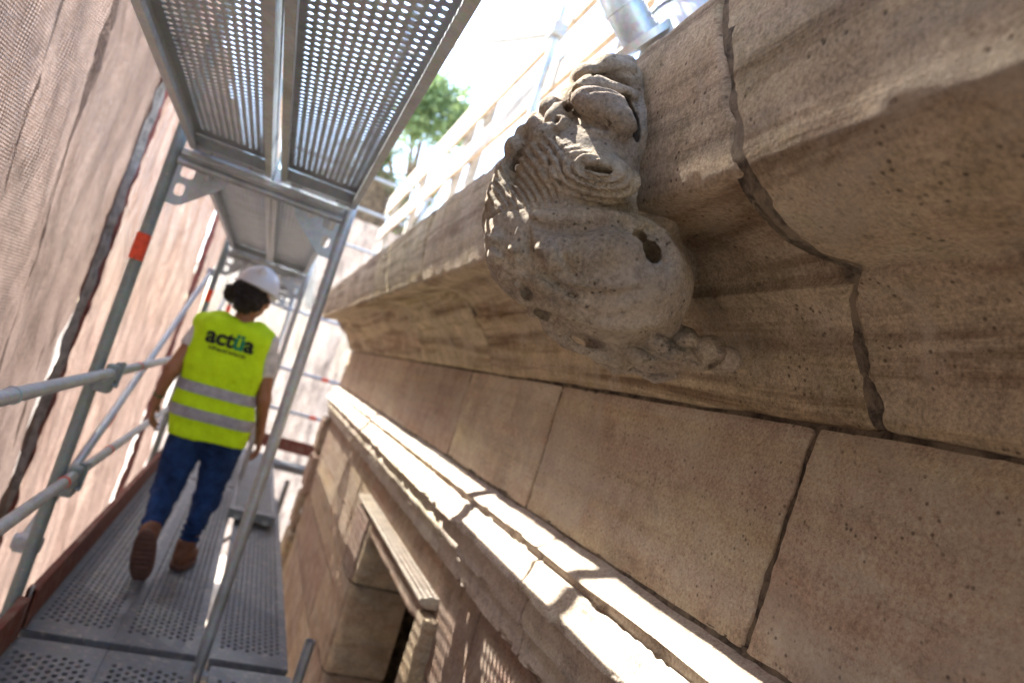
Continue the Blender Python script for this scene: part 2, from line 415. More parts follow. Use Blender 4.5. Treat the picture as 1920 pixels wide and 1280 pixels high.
# ------------------------------------------------------------------ implicit surfaces (for carved stone and figures)
class SDF:
    def __init__(s, lo, hi, h):
        s.lo = np.array(lo, float); s.h = h
        s.n = np.ceil((np.array(hi)-s.lo)/h).astype(int)+1
        s.F = np.full(s.n, 0.5, np.float32)
    def sub(s, lo, hi):
        a = np.clip(np.floor((np.array(lo)-s.lo)/s.h).astype(int), 0, s.n-1)
        b = np.clip(np.ceil((np.array(hi)-s.lo)/s.h).astype(int)+1, 1, s.n)
        if np.any(b <= a): return None, None
        sl = tuple(slice(a[i], b[i]) for i in range(3))
        X, Y, Z = np.meshgrid(*[(s.lo[i]+np.arange(a[i], b[i])*s.h) for i in range(3)], indexing='ij')
        return sl, np.stack([X, Y, Z], -1).astype(np.float32)
    def comb(s, sl, d, k, op):
        F = s.F[sl]; d = d.astype(np.float32)
        if op == 'add':
            hh = np.clip(0.5+0.5*(F-d)/k, 0, 1)
            s.F[sl] = F*(1-hh)+d*hh-k*hh*(1-hh)
        else:
            d = -d
            hh = np.clip(0.5-0.5*(F-d)/k, 0, 1)
            s.F[sl] = F*(1-hh)+d*hh+k*hh*(1-hh)
        return s
    def ell(s, c, r, rot=None, k=0.02, op='add'):
        c = np.array(c, np.float32); r = np.array(r, np.float32)
        pad = r.max()+k+3*s.h
        sl, P = s.sub(c-pad, c+pad)
        if sl is None: return s
        q = P-c
        if rot is not None: q = q@np.array(rot, np.float32)
        k0 = np.linalg.norm(q/r, axis=-1); k1 = np.linalg.norm(q/(r*r), axis=-1)+1e-6
        d = np.where(k0 < 1e-4, -r.min(), k0*(k0-1)/k1)
        return s.comb(sl, d, k, op)
    def cap(s, a, b, ra, rb=None, k=0.02, op='add'):
        rb = ra if rb is None else rb
        a = np.array(a, np.float32); b = np.array(b, np.float32)
        pad = max(ra, rb)+k+3*s.h
        sl, P = s.sub(np.minimum(a, b)-pad, np.maximum(a, b)+pad)
        if sl is None: return s
        ab = b-a; t = np.clip(((P-a)@ab)/max(1e-9, float(ab@ab)), 0, 1)
        d = np.linalg.norm(P-a-t[..., None]*ab, axis=-1)-(ra+(rb-ra)*t)
        return s.comb(sl, d, k, op)
    def rbox(s, c, hf, r, k=0.02, op='add'):
        c = np.array(c, np.float32); hf = np.array(hf, np.float32)
        sl, P = s.sub(c-hf-k-3*s.h, c+hf+k+3*s.h)
        if sl is None: return s
        q = np.abs(P-c)-hf+r
        return s.comb(sl, np.linalg.norm(np.maximum(q, 0), axis=-1)+np.minimum(q.max(-1), 0)-r, k, op)
    def tubes(s, pts, r, k=0.01, op='add'):
        rr = r if isinstance(r, (list, tuple)) else [r]*len(pts)
        for i in range(len(pts)-1): s.cap(pts[i], pts[i+1], rr[i], rr[i+1], k, op)
        return s
    def mesh(s):
        F = s.F; n = F.shape; ins = F < 0
        def c(a, i, j, k): return a[i:n[0]-1+i, j:n[1]-1+j, k:n[2]-1+k]
        cnt = sum(c(ins, i, j, k).astype(np.int8) for i in (0, 1) for j in (0, 1) for k in (0, 1))
        act = (cnt > 0) & (cnt < 8)
        idx = np.full(act.shape, -1, np.int64); ijk = np.argwhere(act)
        idx[act] = np.arange(len(ijk))
        acc = np.zeros((len(ijk), 3)); num = np.zeros(len(ijk))
        I, J, K = ijk.T
        for ax in range(3):
            for u in (0, 1):
                for v in (0, 1):
                    o0 = [0, 0, 0]; o0[(ax+1) % 3] = u; o0[(ax+2) % 3] = v
                    o1 = list(o0); o1[ax] = 1
                    f0 = F[I+o0[0], J+o0[1], K+o0[2]]; f1 = F[I+o1[0], J+o1[1], K+o1[2]]
                    mk = (f0 < 0) != (f1 < 0)
                    t = np.where(mk, f0/np.where(mk, f0-f1, 1), 0)
                    p = np.zeros((len(ijk), 3)) + o0; p[:, ax] = t
                    acc[mk] += p[mk]; num[mk] += 1
        V = s.lo+(ijk+acc/num[:, None])*s.h
        faces = []
        for ax in range(3):
            a1, a2 = (ax+1) % 3, (ax+2) % 3
            sl0 = [slice(1, n[i]-1) for i in range(3)]; sl0[ax] = slice(0, n[ax]-1)
            sl1 = list(sl0); sl1[ax] = slice(1, n[ax])
            f0 = ins[tuple(sl0)]; f1 = ins[tuple(sl1)]
            for sign in (0, 1):
                mk = (f0 & ~f1) if sign == 0 else (~f0 & f1)
                e = np.argwhere(mk)
                st = np.array([sl0[i].start for i in range(3)]); e = e+st
                def g(d1, d2):
                    q = e.copy(); q[:, a1] -= d1; q[:, a2] -= d2
                    return idx[q[:, 0], q[:, 1], q[:, 2]]
                Q = np.stack([g(1, 1), g(0, 1), g(0, 0), g(1, 0)], 1)
                if sign: Q = Q[:, ::-1]
                faces.append(Q)
        Fc = np.concatenate(faces); Fc = Fc[(Fc >= 0).all(1)]
        return V, Fc

def vnormals(V, F):
    N = np.zeros_like(V)
    a = V[F[:, 2]]-V[F[:, 0]]; b = V[F[:, 3]]-V[F[:, 1]]
    fn = np.cross(a, b)
    for i in range(4): np.add.at(N, F[:, i], fn)
    return N/(np.linalg.norm(N, axis=1, keepdims=True)+1e-12)

def smoothV(V, F, it=1):
    for _ in range(it):
        A = np.zeros_like(V); C = np.zeros(len(V))
        for i in range(4):
            for j in (1, 3):
                np.add.at(A, F[:, i], V[F[:, (i+j) % 4]]); np.add.at(C, F[:, i], 1)
        V = 0.5*V+0.5*A/C[:, None]
    return V

#@@STRUCT
# ------------------------------------------------------------------ ground
GZ = -3.3
gv = [(-60, -60, GZ), (60, -60, GZ), (60, 120, GZ), (-60, 120, GZ)]
tag(mesh_obj('ground', gv, [(0, 1, 2, 3)], M['ground']), kind='structure')

# ------------------------------------------------------------------ stone building
facade = empty('stone_building', (0.85, 3.6, GZ), label='weathered sandstone building front with moulded cornice, plain frieze and doorway', cat='building')

def resample(prof, ds):
    P = np.array(prof, float); seg = np.linalg.norm(np.diff(P, axis=0), axis=1); L = np.concatenate([[0], np.cumsum(seg)])
    n = max(2, int(round(L[-1]/ds))+1)
    s_ = np.linspace(0, L[-1], n)
    keep = np.unique(np.round(np.concatenate([s_, L]), 5))
    # keep the profile's own corners
    out = [keep[0]]
    for q in keep[1:]:
        if q-out[-1] > ds*0.35 or any(abs(q-x) < 1e-6 for x in L): out.append(q)
    s_ = np.array(out)
    return np.stack([np.interp(s_, L, P[:, 0]), np.interp(s_, L, P[:, 1])], 1), s_, L[-1]

def strip_block(name, prof, y0, y1, mat, ds=0.01, dy=0.01, edge=0.012, amp=0.0035, f=7, chip=0.006, back=0.04,
                wig=0.004, seed=0.0, ends=(True, True), sround=True, e0=None, e1=None, label=None, flake=0.0011):
    """a moulded stone: a profile in x,z run along y, with worn arrises and uneven joints"""
    Pf, s_, L = resample(prof, ds)
    tang = np.gradient(Pf, axis=0); tang /= np.linalg.norm(tang, axis=1, keepdims=True)+1e-9
    Nr = np.stack([tang[:, 1], -tang[:, 0]], 1)      # profile runs from top to bottom with the open side at -x
    if Nr[:, 0].mean() > 0: Nr = -Nr
    zz = Pf[:, 1]
    w0 = wig*fbm(np.stack([s_*0, s_*0+seed, s_], -1), 9, 4, seed) if e0 is None else e0(Pf, s_)
    w1 = wig*fbm(np.stack([s_*0+3, s_*0+seed, s_], -1), 9, 4, seed+5) if e1 is None else e1(Pf, s_)
    n = max(4, int((y1-y0)/dy)+1)
    er = np.array([0, .001, .003, .006, .010, .016])
    t = np.linspace(y0+0.022, y1-0.022, n)
    ys = np.concatenate([y0+er if ends[0] else [y0], t, (y1-er)[::-1] if ends[1] else [y1]])
    Y = ys[None, :].repeat(len(s_), 0)
    k = np.clip((Y-y0)/(y1-y0), 0, 1)
    Y = Y + w0[:, None]*(1-k)**3 + w1[:, None]*k**3
    X = Pf[:, 0][:, None].repeat(len(ys), 1); Z = Pf[:, 1][:, None].repeat(len(ys), 1)
    P = np.stack([X, Y, Z], -1)
    d = amp*fbm(P, f, 5, seed)+flake*np.tanh(14*fbm(P*np.array([1, 1, 1.7]), 3.1, 5, seed+33))*np.clip(fbm(P, 2.0, 2, seed+40)*3+0.6, 0, 1)
    en = 0.35+np.clip(np.abs(fbm(P, 13, 5, seed+9))*4.5, 0, 3.2)
    def rnd(q, r): 
        q = np.clip(q/r, 0, 1); return r*(1-np.sqrt(np.clip(1-(1-q)**2, 0, 1)))
    inn = 0
    if ends[0]: inn = inn + rnd(ys-y0, edge)[None, :]*en
    if ends[1]: inn = inn + rnd(y1-ys, edge)[None, :]*en
    if sround:
        inn = inn + (rnd(s_, edge*0.8)+rnd(L-s_, edge*0.8))[:, None]*en
    # chips along corners of the profile
    if chip:
        cv = np.zeros(len(s_)); tt = np.arctan2(tang[:, 1], tang[:, 0]); dt = np.abs(np.gradient(np.unwrap(tt))); cv = np.clip(dt/0.5, 0, 1)
        cn = np.clip(fbm(P, 16, 4, seed+21)*2.2-0.35, 0, 1)
        inn = inn + chip*cv[:, None]*cn
    P = P + np.stack([Nr[:, 0][:, None]*(d-inn), 0*d, Nr[:, 1][:, None]*(d-inn)], -1)
    # rings that turn the surface in at every side
    def rin(A, dd): 
        B = A.copy(); B[..., 0] += dd; return B
    ny = P.shape[1]; ns = P.shape[0]
    top = P[0].copy(); top[:, 0] += back; bot = P[-1].copy(); bot[:, 0] += back
    G = np.concatenate([top[None], P, bot[None]], 0)
    l_ = G[:, 0].copy(); r_ = G[:, -1].copy(); l_[:, 0] += back; r_[:, 0] += back
    G = np.concatenate([l_[:, None], G, r_[:, None]], 1)
    a, b = G.shape[:2]
    ii = np.arange(a*b).reshape(a, b)
    F = np.stack([ii[:-1, :-1], ii[1:, :-1], ii[1:, 1:], ii[:-1, 1:]], -1).reshape(-1, 4)
    o = mesh_obj(name, G.reshape(-1, 3), F, mat, facade, smooth=True)
    o.data.set_sharp_from_angle(angle=R_(55))
    if label: o['label'] = label
    return o

XF = 0.85
# cornice profile, top to bottom (x, z)
def arc(p0, p1, bulge, n=8):
    p0 = np.array(p0); p1 = np.array(p1); d = p1-p0; nn = np.array([-d[1], d[0]])
    return [tuple(p0+d*t+nn*bulge*4*t*(1-t)) for t in np.linspace(0, 1, n)]
top_face = [(0.66, 0.668), (0.50, 0.664), (0.432, 0.658)]
corona = arc((0.428, 0.650), (0.462, 0.385), -0.045, 12)
low = [(0.468, 0.372)]
ogee = arc((0.476, 0.366), (0.69, 0.318), -0.10, 12)      # near block: full swelling soffit
ogee2 = [(0.476, 0.366), (0.56, 0.384), (0.615, 0.392), (0.62, 0.381)] + arc((0.625, 0.378), (0.685, 0.318), 0.10, 8)
ogee_h = [(0.476, 0.366), (0.50, 0.369), (0.55, 0.375), (0.60, 0.374), (0.645, 0.362), (0.680, 0.342), (0.700, 0.322), (0.706, 0.310), (0.703, 0.305)]
rest = [(0.694, 0.308)] + arc((0.700, 0.304), (0.772, 0.245), 0.10, 8) + [(0.776, 0.235), (0.782, 0.232), (0.800, 0.200), (0.836, 0.132), (0.842, 0.126), (0.87, 0.124)]
rest_h = [(0.704, 0.302), (0.714, 0.297), (0.738, 0.285), (0.762, 0.26), (0.786, 0.232), (0.800, 0.200), (0.836, 0.132), (0.842, 0.126), (0.87, 0.124)]
P_near = top_face+corona+low+ogee+rest
P_head = top_face+corona+low+ogee_h+rest_h
P_far = top_face+corona+low+ogee2+rest

def crack(Pf, s_, base=0.74, sg=1):
    # wandering joint by the carved head
    z = Pf[:, 1]; x = Pf[:, 0]
    u = x+0.4*np.clip(0.66-z, 0, 0.288)
    yy = np.interp(u, [0.434, 0.51, 0.585, 0.735, 0.795, 0.865, 0.915, 0.965], [0.80, 0.735, 0.705, 0.725, 0.712, 0.768, 0.772, 0.76])
    return yy-base+0.009*fbm(np.stack([x*0, x*0+3.1*base, s_], -1), 26, 5, 3.3)
crack_n = lambda Pf, s_: crack(Pf, s_)+0.003*fbm(np.stack([s_*0, s_*0, s_], -1), 40, 4, 9.9)-0.006*np.clip((0.27-Pf[:, 1])/0.1, 0, 1)
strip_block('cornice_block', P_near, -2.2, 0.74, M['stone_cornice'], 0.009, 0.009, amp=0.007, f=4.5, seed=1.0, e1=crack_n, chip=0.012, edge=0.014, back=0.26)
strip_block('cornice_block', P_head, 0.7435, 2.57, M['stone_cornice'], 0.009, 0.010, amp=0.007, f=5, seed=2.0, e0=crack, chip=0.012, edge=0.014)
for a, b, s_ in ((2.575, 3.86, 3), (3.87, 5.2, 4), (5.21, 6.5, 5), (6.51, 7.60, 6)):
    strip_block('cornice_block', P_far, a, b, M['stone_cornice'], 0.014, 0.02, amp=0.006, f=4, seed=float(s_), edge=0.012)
# mortar behind the joints, set back from the faces
def inset(prof, d):
    P = np.array(prof, float); t = np.gradient(P, axis=0); t /= np.linalg.norm(t, axis=1, keepdims=True)+1e-9
    N = np.stack([t[:, 1], -t[:, 0]], 1)
    if N[:, 0].mean() > 0: N = -N
    return (P-N*d)[1:-1].tolist()
strip_block('mortar_joint', inset(P_near, 0.004), 0.722, 0.754, M['mortar'], 0.008, 0.006, amp=0.005, f=30, seed=0.7, sround=False, chip=0, edge=0.001, back=0.02, e0=crack, e1=crack)
for prof, a, b in ((P_far, 2.55, 2.6), (P_far, 3.84, 3.89), (P_far, 5.18, 5.23), (P_far, 6.48, 6.53)):
    strip_block('mortar_joint', inset(prof, 0.009), a, b, M['mortar'], 0.01, 0.006, amp=0.005, f=30, seed=a, sround=False, chip=0, edge=0.001, back=0.02)
# bed joint between cornice and frieze
def bed(x, z0, z1, a, b, dy=0.008, amp=0.004, seed=0.0):
    return strip_block('mortar_bed', [(x+.02, z0), (x, z0-.002), (x+.001, (z0+z1)/2), (x, z1+.002), (x+.02, z1)], a, b, M['mortar'], 0.006, dy, amp=amp, f=26, seed=seed, sround=False, chip=0, edge=0.001, back=0.02)
bed(0.858, 0.145, 0.085, -1.4, 2.9, 0.008, 0.007, 4.4)
bed(0.862, 0.140, 0.09, 2.9, 7.5, 0.03, 0.004, 6.4)
# frieze
fj = [-1.4, 0.885, 1.905, 2.87, 4.30, 5.30, 6.05, 6.9, 7.58]
for i in range(len(fj)-1):
    a, b = fj[i]+0.006, fj[i+1]-0.006
    near = b < 3
    g_ = 0.0075 if near else 0.004
    tilt = [(-0.02), 0.018, -0.004, 0.02, 0, 0.01, 0, 0][i]
    prof = [(XF+0.02, 0.117), (XF, 0.1155), (XF-0.002, 0.0), (XF-0.001, -0.12), (XF, -0.262), (XF+0.02, -0.264)]
    def ew(Pf, s_, sd=i, k=0.35*g_*2):
        z = Pf[:, 1]
        return 0.085*(0.12-z)*(1 if sd == 1 else 0.25) + k*1.6*fbm(np.stack([z*0+sd, z*0, z], -1), 10, 5, sd*3.1)
    def ew1(Pf, s_, sd=i+1, k=0.35*g_*2):
        z = Pf[:, 1]
        return 0.085*(0.12-z)*(1 if sd == 1 else 0.25) + k*1.6*fbm(np.stack([z*0+sd, z*0, z], -1), 10, 5, sd*3.1)
    strip_block('frieze_block', prof, a, b, M['stone'], 0.009 if near else 0.02, 0.009 if near else 0.02,
                edge=0.010, amp=0.0065, f=4.2, seed=11.0+i, e0=ew if i else None, e1=ew1, wig=0.003)
    if i: strip_block('mortar_joint', [(XF+0.03, 0.11), (XF+0.0065, 0.10), (XF+0.0065, -0.26), (XF+0.03, -0.268)], fj[i]-0.03, fj[i]+0.06,
                      M['mortar'], 0.008, 0.006, amp=0.005, f=28, seed=30.0+i, sround=False, chip=0, edge=0.001, back=0.02)
# architrave with its sunlit sloping top
aj = [-1.4, 0.60, 1.63, 2.52, 2.90, 3.95, 5.1, 6.4, 7.58]
P_arch = [(0.93, -0.262), (0.86, -0.2665), (0.835, -0.278), (0.800, -0.302), (0.787, -0.313), (0.785, -0.319), (0.803, -0.325), (0.806, -0.342), (0.793, -0.347)] + \
         arc((0.788, -0.349), (0.762, -0.412), 0.10, 8) + [(0.762, -0.424), (0.785, -0.430), (0.797, -0.436), (0.797, -0.512), (0.813, -0.520), (0.815, -0.526), (0.818, -0.592), (0.86, -0.598)]
for i in range(len(aj)-1):
    near = aj[i] < 3
    strip_block('architrave_block', P_arch, aj[i]+0.003, aj[i+1]-0.003, M['stone_pale'], 0.008 if near else 0.014, 0.009 if near else 0.02,
                edge=0.007, amp=0.005, f=6, seed=41.0+i, chip=0.024, wig=0.006)
    if i: strip_block('mortar_joint', inset(P_arch, 0.008), aj[i]-0.02, aj[i]+0.02, M['mortar'], 0.012, 0.008, amp=0.002, f=20, seed=60.0+i, sround=False, chip=0, edge=0.001, back=0.02)
bed(0.852, -0.255, -0.275, -1.4, 7.5, 0.015, 0.004, 2.2)
bed(0.86, -0.585, -0.625, -1.4, 7.5, 0.02, 0.004, 9.2)
# wall courses below
DY0, DY1 = 2.50, 3.74     # doorway
courses = [-0.61, -0.98, -1.38, -1.80, -2.25, -2.75, GZ]
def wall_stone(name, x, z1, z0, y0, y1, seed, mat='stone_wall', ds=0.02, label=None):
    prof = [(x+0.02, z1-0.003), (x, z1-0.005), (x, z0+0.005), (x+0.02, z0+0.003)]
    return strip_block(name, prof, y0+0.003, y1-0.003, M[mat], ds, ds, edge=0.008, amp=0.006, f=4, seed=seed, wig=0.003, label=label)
k = 0
for ci in range(len(courses)-1):
    z1, z0 = courses[ci], courses[ci+1]
    # near side of the door
    ys = [-0.6, 0.95+0.3*(ci % 2), 2.03-0.35*(ci % 2), 2.36]
    if ci == 0: ys = [-0.6, 0.9, 2.03, 2.52]
    for a, b in zip(ys[:-1], ys[1:]):
        wall_stone('wall_block', XF+0.005, z1, z0, a, b, 70+k); k += 1
    ys = [4.22, 4.95+0.35*(ci % 2), 5.9-0.3*(ci % 2), 6.85+0.2*(ci % 2), 7.3]
    for a, b in zip(ys[:-1], ys[1:]):
        wall_stone('wall_block', XF+0.005, z1, z0, a, b, 70+k); k += 1
# stretch above the door cap
for a, b in ((2.52, 3.45), (3.45, 4.22)):
    wall_stone('wall_block', XF+0.005, -0.61, -0.735, a, b, 70+k, ds=0.012); k += 1
# quoins at the far corner
zq = -0.61; i = 0
while zq > GZ+0.05:
    z2 = max(GZ, zq-0.40)
    wdt = 0.42 if i % 2 else 0.30
    prof = [(0.88, zq-0.006), (0.815, zq-0.012), (0.79, zq-0.05), (0.785, zq-0.2), (0.79, z2+0.05), (0.815, z2+0.012), (0.88, z2+0.006)]
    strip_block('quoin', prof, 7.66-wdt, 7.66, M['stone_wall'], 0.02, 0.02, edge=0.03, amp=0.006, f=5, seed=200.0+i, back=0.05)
    zq = z2; i += 1
# door surround
cap = [(0.862, -0.730), (0.83, -0.733), (0.80, -0.737), (0.787, -0.742), (0.784, -0.752), (0.790, -0.764), (0.806, -0.772), (0.82, -0.778), (0.86, -0.780)]
strip_block('door_cap', cap, 2.44, 4.22, M['stone_pale'], 0.006, 0.012, edge=0.008, amp=0.004, f=9, seed=301, chip=0.01, back=0.09)
lint = [(0.86, -0.776), (0.822, -0.778), (0.820, -0.79), (0.820, -0.862), (0.835, -0.872), (0.90, -0.874), (1.05, -0.874), (1.20, -0.874)]
strip_block('lintel', lint, 2.50, 3.76, M['stone_wall'], 0.012, 0.014, edge=0.012, amp=0.008, f=8, seed=302, chip=0.03)
zj = [-0.79, -1.14, -1.62, -2.1, -2.6, GZ]
for j in range(5):
    # near jamb with its bead
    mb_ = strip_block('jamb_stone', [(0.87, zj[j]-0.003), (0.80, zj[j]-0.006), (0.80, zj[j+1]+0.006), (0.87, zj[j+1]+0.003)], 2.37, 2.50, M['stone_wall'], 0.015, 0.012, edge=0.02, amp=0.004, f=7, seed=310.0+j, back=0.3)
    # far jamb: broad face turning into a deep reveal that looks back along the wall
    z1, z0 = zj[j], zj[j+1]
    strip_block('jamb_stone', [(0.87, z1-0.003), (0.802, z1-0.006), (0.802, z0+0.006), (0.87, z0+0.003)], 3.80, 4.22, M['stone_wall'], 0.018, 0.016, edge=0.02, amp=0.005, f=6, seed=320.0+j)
    # reveal stones (face toward -y)
    zs = np.linspace(z1-0.006, z0+0.006, 14); xs = np.concatenate([[0.815, 0.818], np.linspace(0.826, 1.13, 16), [1.14]])
    Xg, Zg = np.meshgrid(xs, zs); Pg = np.stack([Xg, Xg*0+3.745, Zg], -1)
    Yg = 3.745+0.006*fbm(Pg, 6, 4, 330.0+j)+0.05*np.clip((0.832-Xg)/0.018, 0, 1)**2
    Yg[0] += 0.02; Yg[-1] += 0.02
    Pg = np.stack([Xg, Yg, Zg], -1); ii = np.arange(Xg.size).reshape(Xg.shape)
    Fg = np.stack([ii[:-1, :-1], ii[:-1, 1:], ii[1:, 1:], ii[1:, :-1]], -1).reshape(-1, 4)
    mesh_obj('reveal_stone', Pg.reshape(-1, 3), Fg, M['stone_wall'], facade, smooth=True)
# the mass of the building behind the facing stones, its cornice top and the dark passage
mb = MB()
mb.box((0.878, -3, GZ), (5, 2.47, 0.60)); mb.box((0.878, 4.1, GZ), (5, 7.55, 0.60)); mb.box((0.878, 3.77, GZ), (1.13, 4.1, 0.60)); mb.box((0.879, 2.47, -0.876), (5, 4.1, 0.60))
mb.box((3.2, 2.47, GZ), (5, 4.1, -0.876))
mb.build('wall_core', M['mortar'], facade)
MB().box((0.60, -3, 0.40), (5, 7.57, 0.655)).build('roof_terrace', M['stone_cornice'], facade)
MB().box((0.72, -3, 0.34), (0.88, 7.57, 0.40)).box((0.80, -3, 0.25), (0.88, 7.57, 0.34)).build('cornice_core', M['mortar'], facade)
#@@REST
# ------------------------------------------------------------------ carved lion head
def carved_head():
    """carved in its own frame: X to the wall's right-up, Y up, Z back into the wall; one unit is 0.86 mm"""
    O = np.array([0.4158, 0.9904, 0.3431]); U = CAMR[0]; Vd = CAMR[1]; W = CAMR[2]; sc = 1.1/1280
    A = np.stack([U, Vd, W], 1)                # columns are the sculpture's own axes
    def P(x, y, w=0.0): 
        return O+A@(np.array([x-1120, y-400, w], float)*sc)
    f = SDF((0.14, 0.70, 0.06), (0.86, 1.50, 0.76), 0.0032)
    def E(x, y, w, rx, ry, rz, ang=0, k=14, op='add'):
        c, s = math.cos(R_(ang)), math.sin(R_(ang))
        rot = A@np.array([[c, -s, 0], [s, c, 0], [0, 0, 1]])
        f.ell(P(x, y, w), np.array([rx, ry, rz])*sc, rot, k*sc, op)
    def T(pts, r, k=8, op='add'):
        rr = [q*sc for q in r] if isinstance(r, (list, tuple)) else r*sc
        f.tubes([P(*p) for p in pts], rr, k*sc, op)
    # great masses: cheek, muzzle, brow, crown and the neck that ties them to the cornice
    E(1135, 528, 15, 150, 118, 150, 12, 10); E(1215, 545, 60, 92, 92, 150, 20, 34)
    E(1040, 470, 20, 118, 108, 130, -15, 40)
    E(975, 450, 25, 66, 92, 100, -10, 30)
    E(1085, 340, 30, 118, 112, 132, -30, 40)
    E(1140, 245, 62, 84, 92, 118, -20, 36)
    E(1160, 150, 92, 66, 58, 100, -30, 24)
    E(1040, 258, 40, 66, 52, 78, -42, 20)
    E(1092, 190, 50, 50, 50, 80, -20, 20)
    E(1225, 350, 120, 90, 140, 120, 0, 40)
    E(1205, 545, 150, 60, 95, 120, 0, 24)
    E(1170, 590, 90, 120, 62, 120, 8, 30)
    # profile of the face against the light: curls over the brow, nose, upper lip
    E(1098, 142, 24, 30, 26, 50, -30, 8); E(1140, 116, 30, 34, 18, 46, -10, 8); E(1176, 112, 40, 20, 14, 40, 0, 6)
    E(1034, 204, 6, 24, 26, 36, 12, 7); E(1010, 240, 10, 24, 26, 34, -30, 7); E(988, 242, 40, 24, 20, 34, 0, 6)
    E(1003, 212, 52, 14, 20, 24, 10, 5); E(966, 272, 34, 24, 26, 40, -40, 8); E(952, 262, 70, 8, 8, 12, 0, 2)
    E(945, 318, 50, 22, 34, 46, 10, 10); E(940, 366, 40, 30, 42, 56, 10, 16); E(925, 405, 60, 22, 34, 50, 0, 10)
    # features below are laid on the surface met when looking along the sculpture's depth
    ws = np.arange(-260, 260, 2.5)
    base = f.F.copy()
    def SW(x, y):
        p = np.array([P(x, y, w_) for w_ in ws]); g = (p-f.lo)/f.h; i0 = np.clip(np.round(g).astype(int), 0, np.array(base.shape)-1)
        v = base[i0[:, 0], i0[:, 1], i0[:, 2]]; k_ = np.argmax(v < 0)
        return ws[k_] if v[k_] < 0 else 40.0
    def SE(x, y, dw, rx, ry, rz, ang=0, k=8, op='add'): E(x, y, SW(x, y)+dw, rx, ry, rz, ang, k, op)
    def ST(pts, r, dw=0, k=6, op='add', n=4):
        r = list(r) if isinstance(r, (list, tuple)) else [r]*len(pts)
        pp = []; rr = []
        for a_ in range(len(pts)-1):
            for q in range(n):
                t_ = q/n; pp.append((pts[a_][0]*(1-t_)+pts[a_+1][0]*t_, pts[a_][1]*(1-t_)+pts[a_+1][1]*t_)); rr.append(r[a_]*(1-t_)+r[a_+1]*t_)
        pp.append(pts[-1]); rr.append(r[-1])
        # a spline keeps the bends round
        pa = np.array(pp, float)
        for _ in range(3): pa[1:-1] = 0.25*pa[:-2]+0.5*pa[1:-1]+0.25*pa[2:]
        wv = np.array([SW(*p) for p in pa])
        for _ in range(2): wv[1:-1] = 0.25*wv[:-2]+0.5*wv[1:-1]+0.25*wv[2:]
        T([(p[0], p[1], w_+dw) for p, w_ in zip(pa, wv)], rr, k, op)
    # ear: two overlapping leafy lobes, a turned rim and the dark hollow behind them
    SE(1124, 222, -14, 62, 30, 34, 18, 8); SE(1150, 248, -20, 38, 26, 30, 30, 8)
    ST([(1076, 196), (1096, 176), (1118, 172), (1150, 186), (1186, 184)], [14, 19, 17, 13, 10], -12, 6)
    ST([(1074, 214), (1100, 206), (1138, 206), (1160, 214)], [5, 6, 7, 7], -16, 3, 'sub')
    ST([(1092, 238), (1125, 236), (1152, 246)], [3, 4, 3], -26, 3, 'sub'); ST([(1100, 252), (1130, 256), (1150, 262)], [3, 3.5, 3], -24, 3, 'sub')
    ST([(1096, 266), (1122, 278), (1160, 276), (1180, 262)], [6, 8, 8, 6], -4, 4)
    base = f.F.copy()
    SE(1178, 230, 0, 10, 34, 40, -14, 5, 'sub'); SE(1166, 200, 6, 14, 14, 26, 30, 6, 'sub'); SE(1182, 246, 4, 7, 18, 44, -10, 3, 'sub')
    ST([(1194, 150), (1202, 190), (1200, 232), (1196, 262), (1206, 292), (1226, 312), (1244, 306)], [8, 11, 10, 10, 12, 11, 6], -2, 8)
    ST([(1218, 214), (1246, 250), (1258, 290), (1246, 322)], [4, 7, 8, 5], 2, 10)
    ST([(1214, 258), (1228, 292)], [6, 6], 0, 8, 'sub')
    ST([(1120, 132), (1150, 124), (1186, 128)], [8, 9, 7], -4, 8); ST([(1088, 158), (1110, 150), (1150, 150), (1180, 160)], [4, 6, 6, 4], 0, 6, 'sub')
    # curls between ear and nose with drilled centres
    SE(1052, 222, -6, 22, 24, 24, 0, 6); SE(1060, 214, -22, 9, 12, 20, 10, 3, 'sub'); SE(1034, 232, -4, 14, 16, 18, 0, 5)
    SE(1050, 250, -6, 20, 16, 18, 20, 6); SE(1046, 198, -8, 8, 8, 14, 0, 3, 'sub'); SE(1018, 262, -4, 22, 14, 18, -30, 6)
    ST([(1040, 268), (1010, 292), (975, 330)], [3, 4, 3], -4, 3, 'sub'); ST([(1000, 262), (978, 286), (956, 316)], [4, 5, 4], -3, 4, 'sub')
    ST([(1012, 272), (990, 296), (962, 330)], [7, 8, 6], -2, 5)
    # whorl: raised locks sweeping round a small hollow
    SE(1108, 350, 20, 74, 44, 44, 10, 12)
    base = f.F.copy()
    def loc(a0, a1, r0, r1, sq, tilt, n=9):
        o_ = []
        for i_ in range(n):
            t_ = i_/(n-1); a_ = R_(a0+(a1-a0)*t_); r_ = r0+(r1-r0)*t_
            x, y = r_*math.cos(a_), r_*sq*math.sin(a_); c, s_ = math.cos(R_(tilt)), math.sin(R_(tilt)); o_.append((1108+c*x-s_*y, 348+s_*x+c*y))
        return o_
    for r0, r1, rad, a0 in ((104, 92, 7, 232), (84, 78, 8, 240), (64, 60, 7.5, 250), (46, 44, 6, 262), (30, 24, 4.5, 280)):
        ST(loc(a0, -30, r0, r1, 0.50, 12), [rad*.4]+[rad]*7+[rad*.5], -1, 4, n=2)
    for r0, r1, rad, a0 in ((94, 85, 3.2, 228), (74, 69, 3.6, 236), (55, 52, 3.4, 246), (38, 34, 3, 258)):
        ST(loc(a0, -20, r0, r1, 0.50, 12), [rad*.4]+[rad]*7+[rad*.4], -4, 2.5, 'sub', n=2)
    SE(1100, 346, -2, 26, 6, 16, 12, 5, 'sub'); SE(1124, 350, -4, 8, 7, 14, 0, 4, 'sub')
